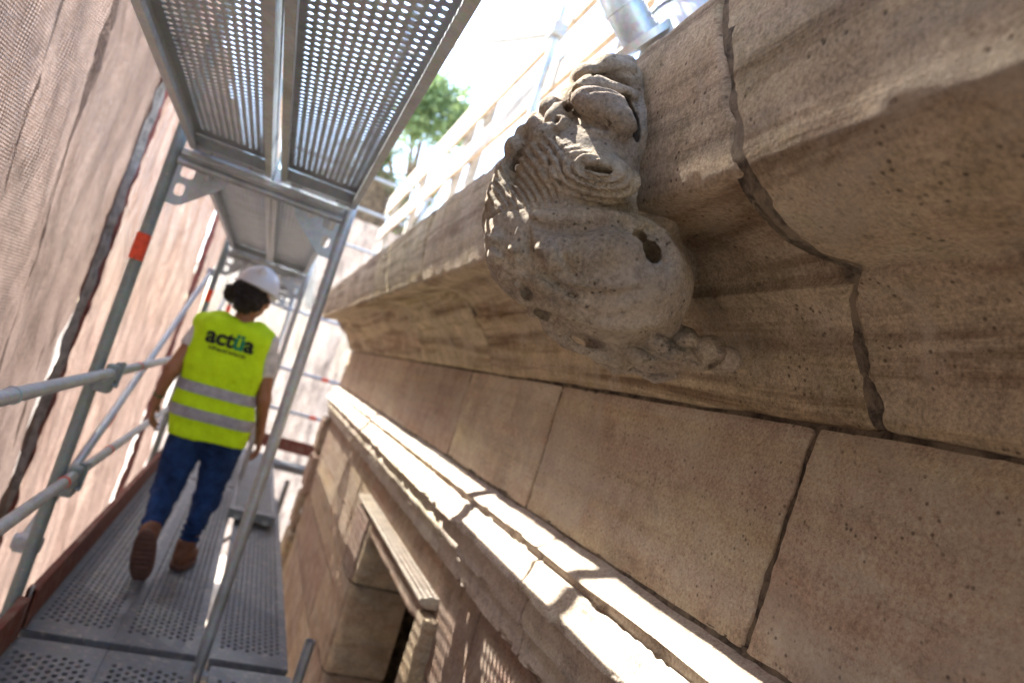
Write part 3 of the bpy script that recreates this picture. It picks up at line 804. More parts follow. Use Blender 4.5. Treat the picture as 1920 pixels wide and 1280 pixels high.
    ST([(1066, 392), (1110, 410), (1160, 402), (1196, 376)], [3, 6, 6, 4], -2, 6, 'sub')
    # cheek: two pits, the fold round them and a soft hollow
    SE(1185, 454, -4, 14, 14, 34, 0, 3, 'sub'); SE(1204, 484, -2, 19, 25, 44, -28, 3, 'sub'); SE(1227, 503, -2, 7, 6, 12, 0, 4, 'sub')
    ST([(1130, 436), (1172, 424), (1214, 436), (1240, 470), (1252, 508)], [10, 13, 13, 12, 8], 6, 18)
    SE(1080, 505, -22, 60, 34, 24, -10, 30, 'sub')
    # lips: rolled folds and teeth along the edge
    ST([(986, 462), (994, 492), (1010, 512), (1008, 540), (1040, 560)], [6, 10, 9, 9, 6], -5, 6, 'sub')
    SE(1034, 492, 8, 40, 28, 30, 0, 16); SE(1022, 536, 8, 30, 24, 28, 0, 10)
    for x, y, r in ((936, 486, 22), (958, 504, 18), (946, 520, 16), (974, 530, 20), (984, 560, 20), (1004, 584, 18), (1028, 602, 18), (1052, 616, 16), (930, 455, 20), (965, 480, 14)):
        SE(x, y, -1, r, r*.85, r*1.25, 0, 5)
    base = f.F.copy()
    ST([(946, 500), (964, 520), (978, 546), (1000, 570), (1030, 590)], [5, 7, 8, 7, 5], -2, 4, 'sub')
    ST([(968, 470), (974, 496), (996, 512)], [3, 4, 4], -2, 4, 'sub'); SE(1003, 416, -2, 9, 6, 9, 20, 3, 'sub'); SE(1001, 424, -6, 8, 5, 6, 0, 2)
    # folds of the cheek and jowl
    ST([(1180, 552), (1130, 566), (1080, 562), (1040, 548)], [3, 5, 6, 4], 0, 14, 'sub')
    ST([(1010, 440), (1060, 450), (1110, 440)], [5, 7, 4], 0, 14, 'sub'); ST([(1000, 424), (1050, 424), (1110, 418), (1160, 424)], [7, 9, 9, 7], 2, 12)
    ST([(1040, 470), (1046, 500), (1070, 530)], [4, 5, 3], 0, 10, 'sub'); SE(1120, 486, 6, 50, 30, 30, -10, 26)
    ST([(905, 450), (930, 440), (958, 452)], [4, 6, 4], -2, 5, 'sub'); ST([(918, 412), (945, 400), (975, 404)], [4, 6, 4], -2, 6, 'sub')
    # ragged lower edge and mouth hollow
    ST([(1000, 566), (1060, 592), (1120, 608), (1180, 612), (1230, 596)], [9, 11, 11, 11, 9], 4, 12)
    E(1102, 642, -10, 34, 13, 46, 20, 6, 'sub')
    T([(1030, 618, 0), (1060, 640, -10), (1090, 655, -14), (1130, 668, 0), (1180, 682, 40)], [13, 12, 12, 13, 12], 9)
    E(1175, 655, 60, 80, 24, 70, 10, 14)
    # scrolling leaf that trails off along the moulding
    E(1240, 660, 150, 80, 30, 90, 12, 12); E(1285, 664, 100, 56, 32, 70, 10, 12)
    E(1330, 664, 74, 44, 34, 62, 10, 8); E(1366, 674, 44, 30, 28, 50, 30, 6); E(1250, 640, 80, 50, 20, 60, 5, 8)
    E(1300, 646, 60, 46, 18, 50, 12, 8)
    E(1300, 622, 84, 30, 14, 40, 10, 6); E(1352, 646, 50, 24, 20, 36, 20, 5); E(1386, 684, 36, 22, 18, 34, 40, 5); E(1270, 690, 150, 46, 12, 40, 14, 5)
    T([(1140, 676, 150), (1180, 694, 170), (1225, 700, 170), (1262, 716, 160), (1300, 712, 140)], [9, 12, 9, 11, 6], 6)
    base = f.F.copy()
    ST([(1210, 636), (1262, 646), (1300, 662), (1322, 690)], [4, 9, 9, 6], -3, 4, 'sub'); ST([(1318, 640), (1330, 664), (1352, 690)], [5, 8, 6], -4, 4, 'sub')
    SE(1395, 694, -4, 16, 8, 26, 30, 5, 'sub'); ST([(1215, 668), (1270, 660), (1300, 684), (1320, 692)], [4, 6, 6, 4], -2, 5, 'sub')
    ST([(1318, 650), (1340, 688)], [5, 6], -3, 4, 'sub'); ST([(1230, 650), (1290, 652), (1330, 656)], [3, 4, 3], -2, 4, 'sub'); SE(1340, 690, -2, 9, 7, 16, 0, 3, 'sub')
    # last cuts of the chisel: pits, hollows and undercuts stay open
    base = f.F.copy()
    SE(1186, 455, -2, 14, 14, 34, 0, 3, 'sub'); SE(1205, 486, 0, 19, 26, 44, -28, 3, 'sub'); SE(1228, 512, 0, 8, 7, 14, 0, 3, 'sub')
    ST([(1166, 440), (1200, 424), (1232, 446), (1248, 490)], [5, 8, 8, 5], 2, 9)
    SE(1180, 232, 4, 11, 36, 60, -12, 4, 'sub'); SE(1166, 196, 6, 16, 12, 34, 30, 5, 'sub'); SE(1186, 262, 6, 7, 14, 40, -20, 3, 'sub')
    SE(1061, 214, -4, 10, 13, 30, 10, 3, 'sub'); SE(1040, 244, 0, 7, 7, 18, 0, 3, 'sub'); SE(1074, 190, 4, 8, 10, 24, 0, 4, 'sub')
    ST([(1086, 206), (1120, 199), (1152, 206)], [3, 5, 4], 0, 3, 'sub'); ST([(1104, 160), (1140, 148), (1176, 160)], [3, 5, 4], 0, 4, 'sub')
    SE(1104, 348, 2, 20, 4.5, 14, 12, 4, 'sub'); SE(1126, 353, 2, 7, 5, 12, 0, 3, 'sub')
    SE(1098, 640, 0, 34, 12, 60, 20, 5, 'sub'); SE(1006, 500, 0, 9, 16, 24, -30, 4, 'sub'); SE(985, 552, 0, 6, 14, 20, -30, 4, 'sub'); SE(1014, 590, 0, 14, 5, 18, 30, 4, 'sub')
    ST([(986, 446), (988, 470), (992, 500), (1024, 532), (1064, 556)], [4, 8, 9, 8, 4], 0, 5, 'sub'); ST([(936, 500), (962, 524), (958, 548)], [5, 7, 4], 0, 4, 'sub')
    ST([(930, 470), (948, 492), (968, 512)], [4, 6, 4], 0, 4, 'sub'); ST([(1192, 620), (1230, 632), (1262, 640)], [5, 8, 4], 0, 5, 'sub')
    SE(1300, 560, 20, 12, 60, 60, 10, 12, 'sub')
    for x, y, rx, ry, an in ((1226, 640, 30, 17, 20), (1262, 662, 32, 17, 10), (1292, 634, 26, 14, 10), (1332, 652, 30, 24, 20), (1368, 672, 26, 22, 45), (1300, 684, 30, 12, 8), (1240, 690, 34, 11, 14), (1188, 664, 30, 14, 20)):
        SE(x, y, 4, rx, ry, 26, an, 3)
    base = f.F.copy()
    ST([(1244, 640), (1272, 650), (1306, 652), (1318, 676)], [3, 5, 6, 5], 0, 3, 'sub'); ST([(1346, 634), (1352, 662), (1344, 688)], [4, 6, 5], 0, 3, 'sub')
    ST([(1206, 654), (1232, 668), (1270, 682), (1310, 700)], [3, 5, 5, 3], 0, 3, 'sub'); SE(1398, 694, 0, 14, 7, 26, 30, 4, 'sub')
    for x, y, r in ((1064, 560, 7), (1094, 542, 4), (1040, 520, 5), (1150, 590, 5), (1186, 596, 4), (1086, 604, 6), (1126, 598, 4), (998, 430, 6), (1060, 480, 3)):
        SE(x, y, 0, r*1.3, r*0.8, r*1.4, 20, 2, 'sub')
    # the neck under the soffit
    f.ell((0.60, 1.14, 0.33), (0.09, 0.12, 0.07), None, 0.03)
    E(1290, 652, 190, 120, 36, 120, 8, 14)
    V, F = f.mesh()
    V = smoothV(V, F, 1)
    N = vnormals(V, F)
    q = (V-O)@A/sc; X = q[:, 0]+1120; Y = q[:, 1]+400; Wd = q[:, 2]
    d = 0.005*fbm(V, 7, 2, 13.0)+0.0028*fbm(V, 16, 4, 3.0)+0.0016*fbm(V, 50, 4, 5.0)
    front = np.clip((40-Wd)/60, 0, 1)
    def sstep(a, b, t): t = np.clip((t-a)/(b-a), 0, 1); return t*t*(3-2*t)
    # combed strands running from the curls down to the muzzle
    u_ = (X-1050)*0.50+(Y-260)*0.87; v_ = (X-1050)*0.87-(Y-260)*0.50
    wob = 7*fbm(V, 14, 2, 8.0)+0.0009*u_**2
    m1 = sstep(-90, -60, v_)*(1-sstep(10, 40, v_))*sstep(0, 18, u_)*(1-sstep(120, 175, u_+0.2*v_))
    m1 = sstep(268, 292, Y+0.2*(X-1000))*(1-sstep(372, 425, Y))*(1-sstep(1030, 1066, X))
    d += 0.0034*m1*front*np.sin((v_+wob)*2*np.pi/12)
    d += 0.004*np.clip(fbm(V, 26, 3, 31.0)*2-0.55, 0, 1)*-1
    V = V+N*d[:, None]
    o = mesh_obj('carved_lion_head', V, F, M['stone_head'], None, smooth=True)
    return tag(o, label='large weathered stone lion head with whorled hair and leafy ear, carved on the cornice', cat='sculpture')
carved_head()

# ------------------------------------------------------------------ scaffold
YF = [-3.6, -0.35, 3.0, 6.3, 9.3]
XL, XR = -0.55, 0.155
ZU, ZD = 0.612, -1.36            # transoms above and underfoot
scaf = empty('scaffold', (-0.2, 3.0, GZ), label='galvanised tube scaffold with standards, rails, transoms and gusset plates running beside the stone building', cat='scaffold')
def tube_part(name, a, b, r=0.0242, mat='galv', n=18, hollow=0):
    return MB().tube(a, b, r, n, hollow=hollow).build(name, M[mat], scaf, smooth=True)
for y in YF:
    for x in (XL, XR):
        top = 2.75
        tube_part('standard', (x, y, GZ+0.02), (x, y, top), mat='green_steel' if x == XL else 'galv')
        MB().tube((x, y, GZ+0.004), (x, y, GZ+0.016), 0.07, 4).build('base_plate', M['galv'], scaf)
        if x == XL and y > 0:
            MB().tube((x, y-0.02, 0.14), (x, y-0.02, 0.245), 0.0262, 18).build('marking_band', M['orange'], scaf, smooth=True)
    for z in (ZU, ZD):
        # U-shaped transom that carries the decks
        MB().box((XL+0.024, y-0.027, z-0.022), (XR-0.024, y+0.027, z+0.006), 0.005).build('transom', M['galv_deck' if z > 0 else 'galv'], scaf)
        MB().tube((XL+0.02, y, z-0.045), (XR-0.02, y, z-0.045), 0.017, 14).build('lower_chord', M['galv'], scaf, smooth=True)
# end frame round the corner and the far rails
for x in (0.50, 1.35):
    tube_part('standard', (x, 9.0, GZ+0.02), (x, 9.0, 2.6))
for z, mk in ((-0.31, True), (-0.81, True), (1.43, False), (1.93, False), (2.38, False), (0.42, False)):
    tube_part('end_rail', (-0.5, 9.0, z), (1.5, 9.0, z), 0.021)
    if mk: MB().tube((0.78, 8.995, z), (0.87, 8.995, z), 0.0245, 14).build('marking_band', M['orange'], scaf, smooth=True)
# guard rails, joined in lengths with clips
for z in (-0.305, -0.71):
    for a, b in ((-3.6, -0.35), (-0.35, 1.9), (1.9, 3.0), (3.0, 6.3), (6.3, 9.3)):
        tube_part('guard_rail', (-0.5, a, z), (-0.5, b, z), 0.0195)
    for y in (1.92, 2.86, 3.6, 6.15, 6.5):
        MB().tube((-0.5, y-0.006, z), (-0.5, y+0.006, z), 0.0225, 14).build('rail_sleeve', M['orange' if y in (3.6,) or (z < -0.5 and y == 2.86) else 'galv'], scaf, smooth=True)
    for y in (3.0, 6.3):
        cb = MB()
        cb.box((-0.535, y-0.055, z-0.075), (-0.478, y+0.03, z-0.012), 0.008).box((-0.52, y-0.02, z-0.03), (-0.474, y+0.05, z+0.035), 0.01)
        cb.tube((-0.47, y+0.01, z-0.05), (-0.47, y+0.03, z+0.05), 0.008)
        cb.tube((-0.545, y-0.03, z-0.04), (-0.46, y-0.03, z-0.04), 0.008)
        cb.box((-0.500, y+0.028, z-0.045), (-0.470, y+0.062, z+0.045), 0.008)
        cb.build('coupler', M['green_steel'], scaf)
# bracket standards and stubs on the wall side
for y in YF[:4]:
    MB().box((XR+0.02, y-0.025, ZD-0.022), (0.52, y+0.025, ZD+0.004), 0.004).build('bracket_arm', M['galv'], scaf)
    tube_part('bracket_stub', (0.53, y-0.1, -1.60), (0.535, y-0.1, -1.13), 0.021, hollow=0.003)
    tube_part('bracket_strut', (0.50, y, ZD-0.03), (XR, y, ZD-0.45), 0.017)
# diagonal braces outside
for (y0, z0), (y1, z1) in (((3.05, -1.02), (6.35, 0.40)), ((6.35, -1.0), (9.3, 0.5)), ((3.05, -3.0), (6.35, -1.5))):
    tube_part('diagonal_brace', (-0.60, y0, z0), (-0.60, y1, z1), 0.020)
for y, z in ((3.07, -1.01), (6.32, 0.39)):
    MB().tube((-0.63, y, z), (-0.535, y, z), 0.03, 12).box((-0.62, y-0.04, z-0.03), (-0.56, y+0.04, z+0.03), 0.006).build('coupler', M['galv'], scaf)
MB().tube((-0.60, 3.92, -0.655), (-0.60, 4.02, -0.612), 0.0225, 14).build('marking_band', M['orange'], scaf, smooth=True)
MB().tube((XL, 3.0, -1.30), (XL, 3.0, -1.26), 0.036, 14).tube((XL-0.02, 2.93, -1.29), (XL+0.05, 2.93, -1.27), 0.014, 10).build('coupler', M['galv'], scaf, smooth=True)

def plate_mesh(outer, holes, th):
    cu = bpy.data.curves.new('gusset', 'CURVE'); cu.dimensions = '2D'; cu.fill_mode = 'BOTH'; cu.extrude = th/2
    for pts in [outer]+holes:
        sp = cu.splines.new('POLY'); sp.points.add(len(pts)-1); sp.use_cyclic_u = True
        for i, p in enumerate(pts): sp.points[i].co = (p[0], p[1], 0, 1)
    ob = bpy.data.objects.new('tmp', cu); COL.objects.link(ob)
    dg = bpy.context.evaluated_depsgraph_get(); dg.update()
    me = bpy.data.meshes.new_from_object(ob.evaluated_get(dg))
    bpy.data.objects.remove(ob); bpy.data.curves.remove(cu)
    return me
def rrect(cx, cy, w_, h_, r, n=5):
    o = []
    for sx, sy, a0 in ((1, 1, 0), (-1, 1, 90), (-1, -1, 180), (1, -1, 270)):
        for i in range(n):
            a = R_(a0+90*i/(n-1)); o.append((cx+sx*(w_/2-r)+r*math.cos(a), cy+sy*(h_/2-r)+r*math.sin(a)))
    return o
g_out = [(0, 0), (0.20, 0), (0.20, -0.03), (0.185, -0.075), (0.06, -0.19), (0.04, -0.20), (0, -0.20)]
g_me = plate_mesh(g_out, [rrect(0.045, -0.055, 0.05, 0.055, 0.012), rrect(0.125, -0.045, 0.03, 0.035, 0.012), rrect(0.036, -0.135, 0.035, 0.05, 0.014)], 0.006)
g_me.materials.append(M['galv'])
for y in YF:
    for x, sx in ((XL+0.022, 1), (XR-0.022, -1)):
        o = bpy.data.objects.new('gusset_plate', g_me); COL.objects.link(o); o.parent = scaf
        o.matrix_parent_inverse = Matrix.Translation(-Vector(scaf.location))
        o.matrix_world = Matrix.Translation((x, y, ZU-0.02)) @ Matrix(((sx, 0, 0, 0), (0, 0, -1, 0), (0, 1, 0, 0), (0, 0, 0, 1)))
        o.matrix_basis = Matrix.Translation((x, y, ZU-0.02)) @ Matrix(((sx, 0, 0, 0), (0, 0, -1, 0), (0, 1, 0, 0), (0, 0, 0, 1)))

# ------------------------------------------------------------------ perforated steel planks
PW = 0.316
def perforated(length, nx=12, px=0.0222, py=0.031, hr=(0.0067, 0.0078), lz=0.0036):
    """a real punched sheet: staggered oval holes with a raised lip"""
    ny = int((length-0.16)/py); x0 = -nx*px/2; y0 = -ny*py/2
    an = [math.pi/4+i*math.pi/4 for i in range(8)]
    base = []
    hx, hy = px/2, py/2
    sq = [(hx, hy), (0, hy), (-hx, hy), (-hx, 0), (-hx, -hy), (0, -hy), (hx, -hy), (hx, 0)]
    el = [(hr[0]*math.cos(a), hr[1]*math.sin(a)) for a in an]
    lip = [((hr[0]+0.0025)*math.cos(a), (hr[1]+0.0032)*math.sin(a)) for a in an]
    cell_v = [(x, y, 0) for x, y in sq]+[(x, y, 0.0) for x, y in lip]+[(x, y, lz) for x, y in el]
    cell_f = []
    for i in range(8):
        j = (i+1) % 8
        cell_f += [(i, j, 8+j, 8+i), (8+i, 8+j, 16+j, 16+i)]
    cv = np.array(cell_v); cf = np.array(cell_f)
    Vs = []; Fs = []; k_ = 0
    for ix in range(nx):
        solid = ix in (3, 7) and False
        for iy in range(ny - (ix % 2)):
            c = np.array([x0+(ix+.5)*px, y0+(iy+.5+.5*(ix % 2))*py, 0])
            Vs.append(cv+c); Fs.append(cf+24*k_); k_ += 1
    V = np.concatenate(Vs); F = np.concatenate(Fs)
    mbx = MB(); L = length/2; W_ = PW/2; xe = nx*px/2; ye = ny*py/2
    def quad(a, b, c, d): mbx.add([(a, c, 0), (b, c, 0), (b, d, 0), (a, d, 0)], [(0, 1, 2, 3)])
    quad(-W_, -xe, -L, L); quad(xe, W_, -L, L); quad(-xe, xe, -L, -ye); quad(-xe, xe, ye, L)
    for ix in range(1, nx, 2):      # half cells closing the staggered rows
        a = x0+ix*px
        quad(a, a+px, y0, y0+py/2); quad(a, a+px, ye-py/2, ye)
    n0 = len(V)
    V = np.concatenate([V, np.array(mbx.v)]); F = np.concatenate([F, np.array(mbx.f)+n0])
    me = bpy.data.meshes.new('perforated_sheet'); me.from_pydata(V.tolist(), [], F.tolist()); me.validate()
    return me
def rail_mesh(length):
    mbx = MB(); L = length/2
    # folded channel down one side with a row of drain slots left along its web
    mbx.box((0, -L, -0.066), (0.0035, L, -0.001)).box((0.0035, -L, -0.066), (0.024, L, -0.062)).box((0.020, -L, -0.062), (0.0235, L, -0.048))
    mbx.box((-0.004, -L, -0.016), (0.0, L, -0.004))
    me = bpy.data.meshes.new('side_channel'); me.from_pydata(mbx.v, [], mbx.f); return me
_pl = {}
def plank(yc, length, x, ztop, label, group, mat='galv_deck', rz=0.0, rx=0.0):
    key = (round(length, 2), mat)
    if key not in _pl:
        sh = perforated(length) if mat == 'galv_deck' else perforated(length, 10, 0.0262, 0.044, (0.0075, 0.0105), -0.014)
        sh.materials.append(M[mat])
        rl = rail_mesh(length); rl.materials.append(M[mat])
        ec = MB().box((-PW/2+0.002, 0, -0.064), (PW/2-0.002, 0.006, -0.002)).box((-PW/2+0.025, 0.004, -0.060), (PW/2-0.025, 0.055, -0.0555))
        em = bpy.data.meshes.new('end_cap'); em.from_pydata(ec.v, [], ec.f); em.materials.append(M[mat])
        hk = MB().box((-0.02, -0.012, -0.055), (0.02, 0.004, -0.040)).box((-0.02, -0.016, -0.066), (0.02, -0.010, -0.040))
        hm = bpy.data.meshes.new('hook'); hm.from_pydata(hk.v, [], hk.f); hm.materials.append(M['galv'])
        bt = MB().tube((0, 0.03, -0.068), (0, 0.03, -0.060), 0.006, 10)
        bm_ = bpy.data.meshes.new('rivet'); bm_.from_pydata(bt.v, [], bt.f); bm_.materials.append(M['bolt'])
        rb = MB()
        for ix in (-0.0714, 0.0, 0.0714):
            rb.box((ix-0.0025, -length/2+0.06, -0.010), (ix+0.0025, length/2-0.06, -0.0015))
        rm = bpy.data.meshes.new('stiffening_rib'); rm.from_pydata(rb.v, [], rb.f); rm.materials.append(M[mat])
        _pl[key] = (sh, rl, em, hm, bm_, rm)
    sh, rl, em, hm, bm_, rm = _pl[key]
    t = empty('steel_plank', (x, yc, ztop), label=label, cat='plank', group=group)
    t.rotation_euler = (rx, 0, rz)
    def add(name, me, loc=(0, 0, 0), rot=0.0):
        o = bpy.data.objects.new(name, me); COL.objects.link(o); o.parent = t; o.location = loc; o.rotation_euler = (0, 0, rot); return o
    add('perforated_sheet', sh)
    add('side_channel', rl, (-PW/2, 0, 0)); add('side_channel', rl, (PW/2, 0, 0), math.pi)
    add('end_cap', em, (0, -length/2, 0)); add('end_cap', em, (0, length/2, 0), math.pi)
    for sx in (-0.1, 0.1):
        add('hook', hm, (sx, -length/2, 0)); add('hook', hm, (sx, length/2, 0), math.pi)
        add('rivet', bm_, (sx*0.75, -length/2, 0)); add('rivet', bm_, (sx*0.75, length/2, 0), math.pi)
    return t
X1, X2, X3 = -0.341, -0.0205, 0.345
GO, GF = 'perforated steel planks overhead', 'perforated steel planks underfoot'
ZO, ZFL = 0.688, -1.31
def span(a, b): return (a+b)/2, b-a
# overhead
y, L = span(-0.31, 2.968)
plank(y, L, X1, ZO, 'nearest perforated plank overhead, on the side of the netting', GO)
plank(y, L, X2+0.012, ZO, 'nearest perforated plank overhead, on the side of the stone cornice', GO, rz=R_(-0.75))
y, L = span(3.032, 6.27)
plank(y, L, X1, ZO, 'middle perforated plank overhead, seen past the first gusset plate on the netting side', GO)
plank(y, L, X2, ZO, 'middle perforated plank overhead, on the wall side behind the second gusset plate', GO)
y, L = span(6.33, 9.27)
plank(y, L, X1, ZO, 'farthest plank overhead on the netting side, above the white helmet', GO)
plank(y, L, X2, ZO, 'farthest plank overhead on the wall side, right of the white helmet', GO)
y, L = span(-3.57, -0.382)
plank(y, L, X1, ZO, 'perforated plank overhead behind the viewer, netting side', GO)
plank(y, L, X2, ZO, 'perforated plank overhead behind the viewer, cornice side', GO)
plank(y, L, X1, ZFL, 'floor plank behind the viewer, netting side', GF, 'galv_floor')
plank(y, L, X2, ZFL, 'floor plank behind the viewer, middle', GF, 'galv_floor')
for (a_, b_), lb in (((-3.57, -0.382), 'behind the viewer'), ((-0.31, 2.968), 'over the nearest bay')):  # unseen upper deck, added to darken the near cornice
    y, L = span(a_, b_)
    plank(y, L, X1, ZO+2.0, 'unseen upper plank added to shade the near cornice, netting side, '+lb, 'added shading planks overhead')
    plank(y, L, X2, ZO+2.0, 'unseen upper plank added to shade the near cornice, wall side, '+lb, 'added shading planks overhead')
for i_, (a, b) in enumerate(((-3.0, 0.9), (0.93, 4.9), (4.93, 8.9), (8.93, 11.5))):  # boards added out of view, placed to keep direct sun off the cornice face
    tag(MB().box((-0.815, a, 2.675), (-0.672, b, 2.713), 0.003).build('sun_blocking_board', M['wood']), 'unseen grey timber board added to block sun from the cornice face, '+('behind the viewer', 'over the carved head bay', 'over the walking person', 'at the far end')[i_], 'board', 'added sun-blocking boards')
# underfoot
y, L = span(-0.31, 2.968)
plank(y, L, X1, ZFL, 'near floor plank at the bottom left corner beside the red toe board', GF, 'galv_floor')
plank(y, L, X2, ZFL, 'near floor plank at the bottom edge, second from the netting', GF, 'galv_floor')
plank(y, L, X3+0.01, ZFL-0.004, 'near floor plank at the bottom edge, right of the slanting standard', GF, 'galv_floor')
y, L = span(3.032, 6.27)
plank(y, L, X1, ZFL, 'worn floor plank under the lifted left shoe of the walking person', GF, 'galv_floor')
plank(y, L, X2, ZFL, 'floor plank under the planted right shoe of the walking person', GF, 'galv_floor')
plank(y, L, X3, ZFL-0.004, 'floor plank right of the standard, nearest the stone wall, running under a raised plank', GF, 'galv_floor')
y, L = span(6.33, 9.27)
plank(y, L, X1, ZFL, 'far floor plank on the netting side beyond the walking person', GF, 'galv_floor')
plank(y, L, X2, ZFL, 'far floor plank in the middle beyond the walking person', GF, 'galv_floor')
plank(6.55, 2.76, 0.285, -1.215, 'raised steel plank laid on top of the others beside the stone wall', GF, 'galv_floor')
plank(8.15, 2.3, 0.62, -1.30, 'far plank turning the corner at the end of the building', GF, 'galv_floor', rz=R_(90))
# packers carrying the raised plank
for y, lb in ((5.32, 'short timber packer under the near end of the raised plank'), (7.75, 'short timber packer under the far end of the raised plank')):
    tag(MB().box((0.14, y-0.04, ZFL+0.001), (0.43, y+0.04, -1.283), 0.004).build('timber_packer', M['wood']), lb, 'timber packer')

# toe boards
def toeboard(a, b, label, x=-0.505, z=ZFL):
    t = empty('toe_board', (x, (a[1]+b[1])/2 if isinstance(a, tuple) else (a+b)/2, z), label=label, cat='toe board', group='red brown toe boards')
    MB().box((x-0.015, a, z+0.002), (x+0.015, b, z+0.152), 0.003).build('board', M['red_wood'], t)
    MB().box((x-0.019, a, z+0.004), (x+0.019, a+0.05, z+0.150)).build('steel_end', M['red_wood'], t); MB().box((x-0.019, b-0.05, z+0.004), (x+0.019, b, z+0.150)).build('steel_end', M['red_wood'], t)
    MB().box((x-0.004, a-0.014, z+0.10), (x+0.004, a+0.002, z+0.165)).build('hook', M['galv'], t)
    return t
toeboard(-0.3, 2.95, 'near red-brown toe board rising at the bottom left corner')
toeboard(3.03, 6.25, 'long red-brown toe board along the planks left of the walking person')
toeboard(6.33, 9.2, 'far red-brown toe board on the netting side beyond the person')
t = empty('toe_board', (0.4, 8.9, ZFL), label='dark red toe board crossing the far end of the walkway', cat='toe board', group='red brown toe boards')
MB().box((-0.45, 8.885, ZFL+0.03), (1.4, 8.915, ZFL+0.185), 0.003).build('board', M['red_wood'], t)

# ------------------------------------------------------------------ netting
def net(name, u0, u1, z0, z1, fn, mat, label, nu=160, nz=160, group='scaffold netting', cat='netting'):
    us = np.linspace(u0, u1, nu); zs = np.linspace(z0, z1, nz)
    Ug, Zg = np.meshgrid(us, zs, indexing='ij')
    P = fn(Ug, Zg)
    ii = np.arange(nu*nz).reshape(nu, nz)
    F = np.stack([ii[:-1, :-1], ii[1:, :-1], ii[1:, 1:], ii[:-1, 1:]], -1).reshape(-1, 4)
    o = mesh_obj(name, P.reshape(-1, 3), F, mat, None, smooth=True)
    uvl = o.data.uv_layers.new(name='UVMap')
    li = np.zeros(len(o.data.loops), np.int64); o.data.loops.foreach_get('vertex_index', li)
    # arc length keeps the weave even across folds
    uv = np.stack([Ug, Zg], -1).reshape(-1, 2)[li]
    uvl.data.foreach_set('uv', uv.astype(np.float32).ravel())
    return tag(o, label, cat, group)
def folds(seed, amp=0.05, sl=0.10, x0=-0.90):
    def fn(U_, Z):
        y = U_+sl*(Z)*0.25
        Q = np.stack([U_*2.2+0.35*Z, Z*0.35, U_*0+seed], -1)
        Q2 = np.stack([U_*5+1.8*Z, Z*1.3, U_*0+seed], -1)
        Q3 = np.stack([U_*3-3.2*Z, Z*1.1+U_, U_*0+seed], -1)
        x = x0+amp*fbm(Q, 2.0, 3, seed)+0.30*amp*fbm(Q2, 2.0, 3, seed+2)+0.14*amp*np.clip(1-np.abs(fbm(Q3, 0.8, 2, seed+4))*3, 0, 1)**1.5
        return np.stack([x, y, Z], -1)
    return fn
ZB, ZT = GZ+0.3, 1.95
net('scaffold_net', -4.2, 3.93, ZB, ZT, folds(1.0, 0.055), M['net'], 'wrinkled brown scaffold net filling the upper left corner, its weave showing', 620, 330)
net('scaffold_net', 4.12, 8.08, ZB, ZT, folds(5.0, 0.07, x0=-0.93), M['net_pink'], 'pinkish sunlit scaffold net between the two dark vertical hems behind the guard rails', 260, 160)
net('scaffold_net', 8.28, 10.0, ZB, ZT, folds(9.0, 0.06, x0=-0.93), M['net_pink'], 'far pinkish net left of the white helmet, past the second dark hem', 90, 90)
net('inner_sheet', -4.2, 4.25, ZB, ZT, folds(13.0, 0.07, x0=-1.0), M['net_back'], 'pale sunlit sheet hanging behind the open brown net at upper left', 360, 160, None, 'sheet')
def seam(y0, w_, x0, sd, amp=0.03):
    def fn(U_, Z):
        wob = amp*fbm(np.stack([Z*1.0, Z*0+sd, Z*0], -1), 2.2, 4, sd)
        y = y0+(U_-0.5)*w_*(1+0.25*fbm(np.stack([Z, U_*0, U_*0+sd], -1), 3, 3, sd))+wob+0.025*Z
        x = x0+0.03*np.sin(U_*math.pi)+0.02*fbm(np.stack([U_*2, Z*6, Z*0], -1), 2, 4, sd+3)
        return np.stack([x, y, Z], -1)
    return fn
net('net_hem', 0, 1, ZB, ZT, seam(4.05, 0.20, -0.905, 2.0, 0.012), M['net_hem'], 'near dark red-brown folded net hem running up between brown and pink netting', 16, 220, 'dark folded net hems', 'net hem')
net('net_border', 0, 1, ZB, ZT, seam(3.90, 0.10, -0.885, 4.0, 0.012), M['net_grey'], 'grey border strip beside the near dark hem', 10, 200, None, 'net border')
net('net_hem', 0, 1, ZB, ZT, seam(8.18, 0.34, -0.905, 6.0), M['net_hem'], 'second dark red-brown hem rising behind the left standard by the white helmet', 16, 160, 'dark folded net hems', 'net hem')
def endnet(U_, Z):
    Q = np.stack([U_*1.5+0.3*Z, Z*0.5, U_*0], -1)
    y = 10.1+0.10*fbm(Q, 2.0, 3, 2.0)+0.05*fbm(Q, 7, 3, 3.0)
    return np.stack([U_, y, Z], -1)
net('scaffold_net', -0.93, 3.2, ZB, 2.0, endnet, M['net_far'], 'pale sunlit net closing the far end of the walkway beyond the building corner', 160, 160)

# ------------------------------------------------------------------ upper guard rail of weathered boards on the roof terrace
ur = empty('roof_guard_rail', (0.95, 5, 0.66), label='timber guard rail of long boards with posts on the roof terrace, washed out by light', cat='guard rail')
def board(y0, z0, y1, z1, h=0.15, x=0.95):
    v = [(x, y0, z0), (x+.03, y0, z0), (x+.03, y1, z1), (x, y1, z1), (x, y0, z0+h), (x+.03, y0, z0+h), (x+.03, y1, z1+h), (x, y1, z1+h)]
    return mesh_obj('board', v, [(0, 3, 2, 1), (4, 5, 6, 7), (0, 1, 5, 4), (1, 2, 6, 5), (2, 3, 7, 6), (3, 0, 4, 7)], M['wood'], ur)
board(1.2, 2.08, 9.6, 2.10, 0.26); board(1.2, 1.70, 9.6, 1.72, 0.17)
for y in (2.6, 5.0, 5.55, 7.4, 9.2):
    MB().box((0.99, y, 0.66), (1.05, y+0.09, 2.42), 0.004).build('post', M['wood'], ur)
